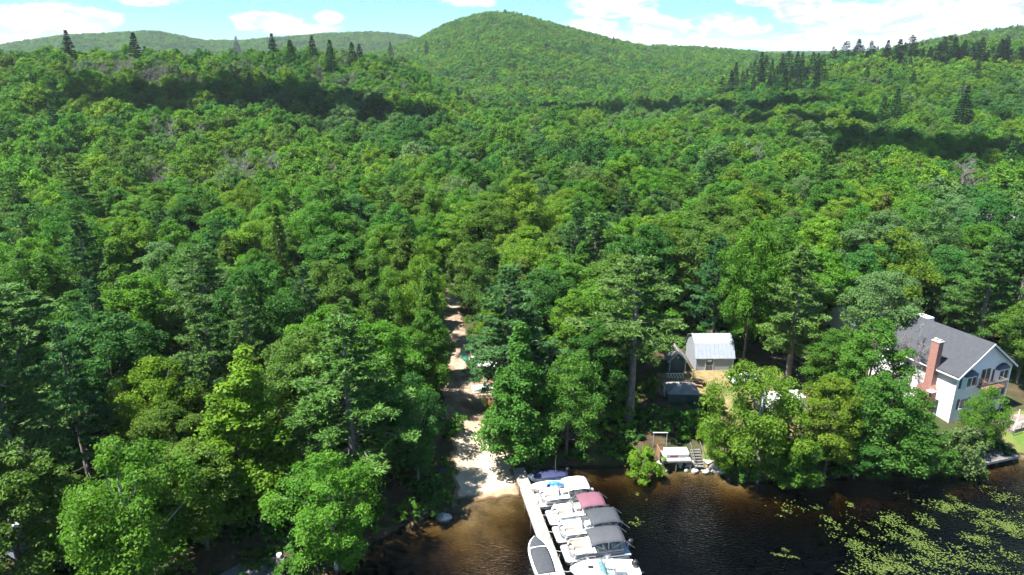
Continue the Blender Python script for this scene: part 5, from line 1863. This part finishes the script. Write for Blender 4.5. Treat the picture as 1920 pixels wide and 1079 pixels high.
# white cuddy cruiser at the end
c, a, L = place((5.3, 52.35), (11.35, 52.75))
r = empty('cabin_cruiser', c, a, 'white cabin cruiser with tinted windscreen and black outboard', 'motorboat')
B_, Hc = 2.5, .85
open_hull(L, B_, Hc, M['white'], r, .35, .14)
fd = dome(L, B_, Hc, .47, .992, .30, M['white'], r, 'foredeck', .03, .0, 14, .4)
MB().box((1.15, .18, 1.28), (.5, .34, .05)).build('hatch', M['black'], fd)
MB().box((1.2, -.75, 1.1), (.6, .12, .04)).build('side_vent', M['grey'], fd)
gl = MB()
wpts = [(-.55, -1.08), (.05, -.95), (.38, -.45), (.42, 0), (.38, .45), (.05, .95), (-.55, 1.08)]
ws = MB().loft([[(p[0], p[1], 1.08), (p[0] - .34, p[1] * .9, 1.56), (p[0] - .36, p[1] * .9, 1.56), (p[0] - .02, p[1] * .98, 1.08)] for p in wpts]).build('windscreen', M['screen_glass'], r)
wf = MB(); wf.tube([(p[0] - .35, p[1] * .9, 1.57) for p in wpts], .025, 5)
for p in wpts:
    wf.tube([(p[0], p[1], 1.06), (p[0] - .35, p[1] * .9, 1.57)], .018, 4)
wf.build('frame', M['alu'], ws)
for s in (-1, 1):
    b = MB(); b.box((-.75, s * .55, .75), (.6, .55, .2)); b.box((-.75, s * .55, .55), (.3, .3, .35))
    q = b.build('helm_seat', M['offwhite'], r, bevel=.05); MB().box((-1.0, s * .55, 1.08), (.15, .52, .5)).build('backrest', M['offwhite'], q, bevel=.05)
MB().box((-2.55, 0, .72), (.6, 1.9, .42)).build('stern_bench', M['offwhite'], r, bevel=.06)
MB().box((-3.15, 0, .84), (.5, 1.9, .12)).build('motor_well', M['white'], r)
secs = []
for i in range(5):
    t = i / 4; xx = -1.55 + 1.05 * t
    secs.append([(xx, .1 + 1.15 * j / 6, 1.95 + .1 * math.sin(math.pi * j / 6)) for j in range(7)] + [(xx, .1 + 1.15 * j / 6, 1.92 + .1 * math.sin(math.pi * j / 6)) for j in range(6, -1, -1)])
tt_ = MB().loft(secs).build('canvas_top', M['canvas_white'], r)
b = MB()
for xx in (-1.5, -.55):
    for yy in (.15, 1.2):
        b.tube([(xx, yy, .9), (xx, yy, 1.93)], .022, 5)
b.build('top_frame', M['alu'], tt_)
br_ = MB()
for s in (-1, 1):
    pts_ = [(L * (t - .5), s * (B_ / 2 * (1 - max(0, (t - .45) / .55) ** 2.6) ** .75 - .1), Hc * (1 + .28 * t * t) + .42) for t in (.58, .68, .78, .88, .95)]
    br_.tube(pts_ + [(L * .495, 0, Hc * 1.28 + .45)], .018, 5)
    for p in pts_:
        br_.tube([p, (p[0], p[1], p[2] - .42)], .015, 4)
br_.build('bow_rail', M['alu'], r)
outboard(r, -L / 2, .55, M['black'], .5, 1.15)
# runabout with grey covers on the other side of the dock
c, a, L = place((2.45, 57.15), (3.62, 51.4))
c.x -= .28
r = empty('runabout', c, a, 'white runabout under a dark grey mooring cover, alone on its side of the dock', 'motorboat')
open_hull(L, 2.25, .72, M['white'], r, .1, .2)
dome(L, 2.25, .72, .0, .995, .03, M['white'], r, 'deck', .1, -.02, 14)
dome(L, 2.25, .72, .12, .70, .16, M['cover_grey'], r, 'cockpit_cover', .2, .06, 12, .6); dome(L, 2.25, .72, .75, .965, .1, M['cover_grey'], r, 'bow_cover', .16, .05, 8, .6)
outboard(r, -L / 2, .5, M['black'], .0, 1.0)

# mooring lines
for i, (p, q) in enumerate([((1.9, 64.3), (2.75, 63.9)), ((2.75, 61.0), (3.9, 60.9)), ((3.35, 58.3), (4.5, 58.2)), ((4.0, 55.4), (5.1, 55.3)), ((4.5, 52.6), (5.6, 52.5))]):
    o = MB().tube([(p[0], p[1], .68), ((p[0] + q[0]) / 2, (p[1] + q[1]) / 2, .52), (q[0], q[1], .66)], .016, 5).build('mooring_line', M['offwhite'])
    tag(o, ['mooring line of the white canopied pontoon boat', 'mooring line of the maroon canopied pontoon boat', 'mooring line of the charcoal canopied pontoon boat', 'mooring line of the slate canopied pontoon boat', 'mooring line of the cabin cruiser'][i], 'rope', 'mooring lines')


# ------------------------------------------------------------------ boats along the dirt track
def on_ground(x, y, dz=0.0):
    return (x, y, tz(x, y) + dz)


def kayak(loc, rz, mat, label, L=3.2, B=.72, tilt=0.0):
    r = empty('kayak', loc, rz, label, 'kayak'); r.rotation_euler[0] = tilt
    secs = []
    for i in range(13):
        t = i / 12; u = 2 * t - 1
        hb = max(.015, B / 2 * (1 - abs(u) ** 2.4)); zz = .06 + .14 * abs(u) ** 3
        secs.append([(L / 2 * u, hb * math.cos(a_), zz + .17 + .15 * (1 - abs(u) ** 3) * math.sin(a_)) for a_ in [2 * math.pi * j / 10 for j in range(10)]])
    MB().loft(secs).build('hull', mat, r, True)
    MB().tube([(-.1 + .42 * math.cos(a_), .2 * math.sin(a_), .385) for a_ in [2 * math.pi * j / 14 for j in range(15)]], .03, 5).build('cockpit_rim', M['black'], r)
    MB().prism([(-.1 + .4 * math.cos(2 * math.pi * j / 14), .19 * math.sin(2 * math.pi * j / 14)) for j in range(14)], .33, .372).build('cockpit', M['black'], r)
    return r


kayak(on_ground(-3.75, 83.8), math.radians(100), M['kayak_yellow'], 'yellow kayak lying at the edge of the dirt track')
kayak(on_ground(-2.9, 83.6), math.radians(98), M['kayak_orange'], 'orange kayak lying beside the yellow one')


def turned_boat(loc, rz, mat, label, L=3.9, B=1.6):
    r = empty('overturned_boat', loc, rz, label, 'rowing boat')
    s = [[(p[0], p[1], .62 - p[2]) for p in q] for q in hull_sections(L, B, .5, .12)]
    MB().loft(s).build('hull', mat, r)
    MB().box((0, 0, .75), (L * .6, .06, .06)).build('keel', mat, r)
    return r


turned_boat(on_ground(-3.6, 86.9), math.radians(15), M['white'], 'white rowing boat turned upside down on the track')


def trailer_boat(loc, rz, label, hullm, coverm, L=5.0):
    r = empty('trailer_boat', loc, rz, label, 'boat on trailer')
    h = open_hull(L, 2.0, .7, hullm, r); h.location.z = .95
    cv = dome(L, 2.0, .7, .02, .97, .3, coverm, r, 'boat_cover', -.01, .03); cv.location.z = .95
    t = MB()
    t.box((-.3, -.55, .52), (4.2, .09, .1)); t.box((-.3, .55, .52), (4.2, .09, .1)); t.box((-.9, 0, .5), (.1, 1.7, .1)); t.tube([(1.7, -.55, .5), (3.1, 0, .5), (1.7, .55, .5)], .045, 6)
    for xx in (-1.6, .9):
        for s in (-1, 1):
            t.box((xx, s * .55, .68), (.5, .1, .24))
    tr_ = t.build('trailer_frame', M['alu'], r)
    for s in (-1, 1):
        wheel(r, (-.9, s * .98, .3), .3, .18)
    return r


trailer_boat(on_ground(-4.4, 91.0), math.radians(170), 'navy hulled boat with a white cover on a trailer by the track', M['navy'], M['white'], 4.6)
turned_boat(on_ground(-5.1, 95.2), math.radians(5), M['offwhite'], 'short white dinghy turned over behind the trailer boat', 2.6, 1.3)
cn = kayak(on_ground(-7.3, 96.6, .05), math.radians(105), M['kayak_green'], 'long green canoe lying on the leaf strewn track', 4.6, .95)
lt = empty('empty_trailer', on_ground(-5.3, 99.2), math.radians(110), 'bare metal boat trailer parked beyond the green canoe', 'trailer')
b = MB(); b.box((0, -.5, .5), (3.4, .08, .09)); b.box((0, .5, .5), (3.4, .08, .09)); b.box((-.4, 0, .48), (.09, 1.5, .09)); b.tube([(1.6, -.5, .5), (2.8, 0, .5), (1.6, .5, .5)], .045, 6); b.tube([(2.3, 0, .5), (2.3, 0, 1.3)], .04, 6)
b.build('frame', M['alu'], lt)
for s in (-1, 1):
    wheel(lt, (-.4, s * .85, .3), .3, .18)
tb = empty('blue_tarp_bundle', on_ground(-7.75, 67.6), 0, 'blue tarp bundle in the shade beside the ramp', 'tarp')
heap(21, (0, 0, .22), (.7, .5, .35), M['blue'], tb, 'cloth')

# ------------------------------------------------------------------ lily pads
lr = np.random.default_rng(21)
blobs = [(1640, 1045, 52, 32, 620), (1700, 1060, 45, 22, 380), (1670, 985, 42, 18, 330), (1730, 990, 45, 20, 330), (1620, 1010, 30, 20, 140), (1690, 1020, 50, 22, 230), (1775, 945, 28, 14, 240),
         (1810, 960, 40, 16, 240), (1860, 980, 42, 16, 380), (1905, 995, 38, 14, 380), (1940, 970, 40, 20, 260), (1735, 1030, 45, 24, 330), (1810, 1010, 50, 22, 300), (1800, 1060, 70, 22, 330), (1880, 1050, 60, 30, 280),
         (1850, 930, 70, 18, 150), (1570, 985, 28, 14, 80), (1585, 945, 14, 6, 46), (1530, 950, 12, 6, 22), (1485, 962, 30, 12, 40), (1470, 1037, 26, 8, 70), (1540, 1000, 40, 30, 36), (1440, 985, 60, 40, 30),
         (1700, 940, 60, 20, 60), (1820, 915, 70, 10, 40), (1192, 928, 7, 3, 16), (1212, 936, 5, 3, 4), (1740, 1100, 120, 20, 300), (1900, 1100, 100, 30, 260), (1190, 980, 14, 10, 40), (1600, 1090, 60, 18, 120)]
LP, LS = [], []
for (bx_, by_, rx_, ry_, n_) in blobs:
    m_ = max(3, n_ // 40)
    sx_ = lr.normal(size=(m_, 2)) * .55
    for _ in range(int(n_ * 1.0)):
        g_ = lr.normal() * .42
        c_ = sx_[lr.integers(0, m_)] + lr.normal(size=2) * .13 + np.array([g_ * .5, g_ * .5])
        p_ = at(bx_ + c_[0] * rx_, by_ + c_[1] * ry_, 0)
        LP.append((p_.x, p_.y)); LS.append(lr.uniform(.035, .10))
LP = np.array(LP); LS = np.array(LS)
kk = shore_dist(LP[:, 0], LP[:, 1]) < -1.2
LP, LS = LP[kk], LS[kk]
n_ = len(LP); K = 8
ang = lr.uniform(0, 6.28, n_)[:, None] + np.linspace(.22, 6.06, K)[None]
tx = lr.normal(size=(n_, 2)) * .05
lx = LP[:, :1] + LS[:, None] * np.cos(ang); ly = LP[:, 1:] + LS[:, None] * np.sin(ang)
lz = .012 + lr.uniform(0, .012, n_)[:, None] + np.abs(LS[:, None] * (tx[:, :1] * np.cos(ang) + tx[:, 1:] * np.sin(ang)))
cen = np.stack([LP[:, 0] , LP[:, 1], np.full(n_, .014)], -1)[:, None]
V = np.concatenate([cen, np.stack([lx, ly, lz], -1)], 1).reshape(-1, 3)
F = []
base = np.arange(n_) * (K + 1)
F = np.stack([np.stack([base, base + 1 + j, base + 2 + j], -1) for j in range(K - 1)], 1).reshape(-1, 3)
lm = np_mesh('lily_pads', V, [F], [M['lily']], np.repeat(lr.uniform(-.4, 1.2, n_), K + 1))
lo = tag(mesh_obj('lily_pads', lm), 'yellow green lily pads floating in loose rafts', 'lily pads', None, 'stuff')
lo.color = (.066, .094, .024, 1)

# a few bare dead trees
for k, (px_, py_, lab, sc_) in enumerate([(1905, 560, 'bare grey dead tree leaning at the frame edge behind the white house', 1.0), (1722, 640, 'bare pale twigs of a small dead tree against the grey house roof', .8), (862, 760, 'thin dead sapling at the edge of the dirt track', .35)]):
    p_ = ground(px_, py_) if k != 1 else Vector((53.2, 84.0, tz(53.2, 84)))
    rt = empty('dead_tree', p_, k * 1.3, lab, 'dead tree')
    mesh_obj('limbs', BARE[k % 3], rt); rt.scale = (sc_, sc_, sc_)


# ------------------------------------------------------------------ say which tree is which: counted from the landmark beside it
LANDMARKS = [((56.0, 90.0, 9), 'the white house'), ((29.3, 95, 6), 'the grey barn'), ((23.9, 93, 5), 'the green shed'), ((-5, 72, 1), 'the sandy ramp'), ((-12.7, 129, 7), 'the gravel clearing'),
             ((-4.4, 91, 4), 'the trailer boat'), ((-7.3, 96.6, 3), 'the green canoe'), ((56.5, 106.5, 6), 'the white roofed garage'), ((107.5, 154, 16), 'the distant grey roof'), ((-47.5, 55, 5), 'the cabin roof'), ((-24, 52, 1), 'the old grey dock')]
SHORT = {'big dark pine with sunlit lower boughs at the edge by the grey roof': 'the big edge pine', 'yellow green pointed tree, brightest of the lakeside wood': 'the yellow pointed tree',
         'large pine with flat sunlit tiers beside the sandy ramp': 'the large tiered pine', 'deep green tree above the dark hollow in the lakeside wood': 'the deep green hollow tree',
         'dark pine with tiered boughs poking out of the pale crowns': 'the dark tiered pine', 'soft feathery pine above the big dark edge pine': 'the feathery edge pine',
         'spreading dark pine just beyond the white boats on the track': 'the spreading trackside pine', 'tall pine with a long bare grey trunk beside the small tarp roof': 'the bare trunked pine',
         'tall tree with its trunk showing behind the grey barn': 'the tall barn tree', 'soft boughed pine behind the barn on the house side': 'the soft boughed pine',
         'pale grey green tree above the white garage roof': 'the pale garage tree', 'dense dark pine towering behind the white house': 'the towering house pine', 'feathery pine behind the ridge of the white house': 'the feathery house pine',
         'dark pine standing clear of the crowns beyond the barn': 'the clear standing pine', 'bluish pine among bright crowns beyond the bare trunked pine': 'the bluish pine', 'slim olive spruce in the middle of the lakeside wood': 'the slim olive spruce',
         'slim olive cone in the middle distance above the tiered pine': 'the slim olive cone', 'pale round tree at the foot of the shoulder hill': 'the pale round tree', 'brownish crowned tree beyond the dark pines of the wood': 'the brownish crowned tree',
         'small olive spruce on the foot of the shoulder hill': 'the small olive spruce', 'narrow olive tree rising behind the large tiered pine': 'the narrow olive tree', 'narrow brownish tree beside the pale gravel clearing': 'the narrow brownish tree',
         'dark leafy tree between the feathery pine and the yellow green tree': 'the dark leafy tree', 'small rusty topped tree in the middle of the valley': 'the small rusty tree'}
marks = [(*[float(v) for v in proj(p[0], p[1], p[2])[:2]], s) for p, s in LANDMARKS]
for t in TREES:
    if t['label'] in SHORT:
        marks.append((*[float(v) for v in proj(t['x'], t['y'], t['z'])[:2]], SHORT[t['label']]))
buckets = {}
KW = {'broadleaf': 'broadleaf tree', 'conical': 'cone shaped tree', 'birch': 'airy tree', 'pine': 'pine', 'spruce': 'spruce'}
for t in GENERIC:
    px, py = [float(v) for v in proj(t['x'], t['y'], t['z'])[:2]]
    m = min(marks, key=lambda q: math.hypot(q[0] - px, (q[1] - py) * 1.2))
    dx, dy = px - m[0], py - m[1]
    if abs(dx) > abs(dy) * 1.2:
        rel = 'from %s towards the house end' % m[2] if dx > 0 else 'from %s away from the house' % m[2]
        if 'house' in m[2] and 'pine' not in m[2]:
            rel = 'beyond the far side of %s' % m[2] if dx > 0 else 'on the dock side of %s' % m[2]
    else:
        rel = 'beyond %s' % m[2] if dy < 0 else 'lakeward of %s' % m[2]
    buckets.setdefault((WORD[t['col']], KW[t['kind']], rel), []).append((math.hypot(dx, dy), t))
for (w, k, rel), lst in buckets.items():
    lst.sort(key=lambda q: q[0])
    for i, (_, t) in enumerate(lst):
        o_ = '' if len(lst) == 1 else ORD[i] + ' '
        t['o']['label'] = (o_ + w + ' ' + k + ' ' + rel)

# ------------------------------------------------------------------ fair-weather clouds overhead, whose shadows lie on the wood
def cloud(px_, py_, w, d, alt, seed):
    x_, y_, r_ = far_foot(px_, py_)
    z_ = tz(x_, y_) + 12
    k_ = (alt - z_) / SUN_DIR.z
    c_ = Vector((x_, y_, z_)) + SUN_DIR * k_
    import bmesh
    rg = random.Random(seed)
    bm = bmesh.new()
    for i in range(26):
        u, v = rg.gauss(0, .42), rg.gauss(0, .42)
        if u * u + v * v > 1: continue
        rr_ = (.34 - .16 * math.hypot(u, v)) * min(w, d * 1.6)
        bmesh.ops.create_icosphere(bm, subdivisions=3, radius=rr_, matrix=Matrix.Translation((u * w, v * d, rr_ * .35 + rg.uniform(0, .1) * w)) @ Matrix.Diagonal((1.15, .9, .55, 1)))
    for v in bm.verts:
        q = v.co * (9 / w)
        v.co += v.normal * w * .022 * (math.sin(q.x * 2.3 + seed) * math.cos(q.y * 2.9) + .6 * math.sin(q.x * 5.1 + q.z * 4) * math.cos(q.y * 6.3 + q.z * 3))
        v.co.z = max(v.co.z, 0)
    me = bpy.data.meshes.new('cloud'); bm.to_mesh(me); bm.free()
    me.materials.append(M['cloud'])
    me.polygons.foreach_set('use_smooth', [True] * len(me.polygons))
    o = mesh_obj('cloud', me); o.location = c_
    return tag(o, 'white fair weather cumulus high above the wood', None, None, 'structure')


for k, (px_, py_, w, d) in enumerate(SHADE):
    cloud(px_, py_, w, d, 620, 31 + k)


# ------------------------------------------------------------------ the air: pale haze between the lake and the far hills
hz, HN, HL = new_mat('haze_air')
ho = HN.new('ShaderNodeOutputMaterial'); hv = HN.new('ShaderNodeVolumePrincipled')
hv.inputs['Color'].default_value = (.80, .90, 1.0, 1)
hv.inputs['Density'].default_value = HAZE
hv.inputs['Anisotropy'].default_value = .1
HL.new(hv.outputs[0], ho.inputs['Volume'])
hb = MB().box((0, 2550, 93.5), (11800, 7700, 213))
tag(hb.build('haze', hz), 'thin bluish summer haze over the valley', None, None, 'stuff')
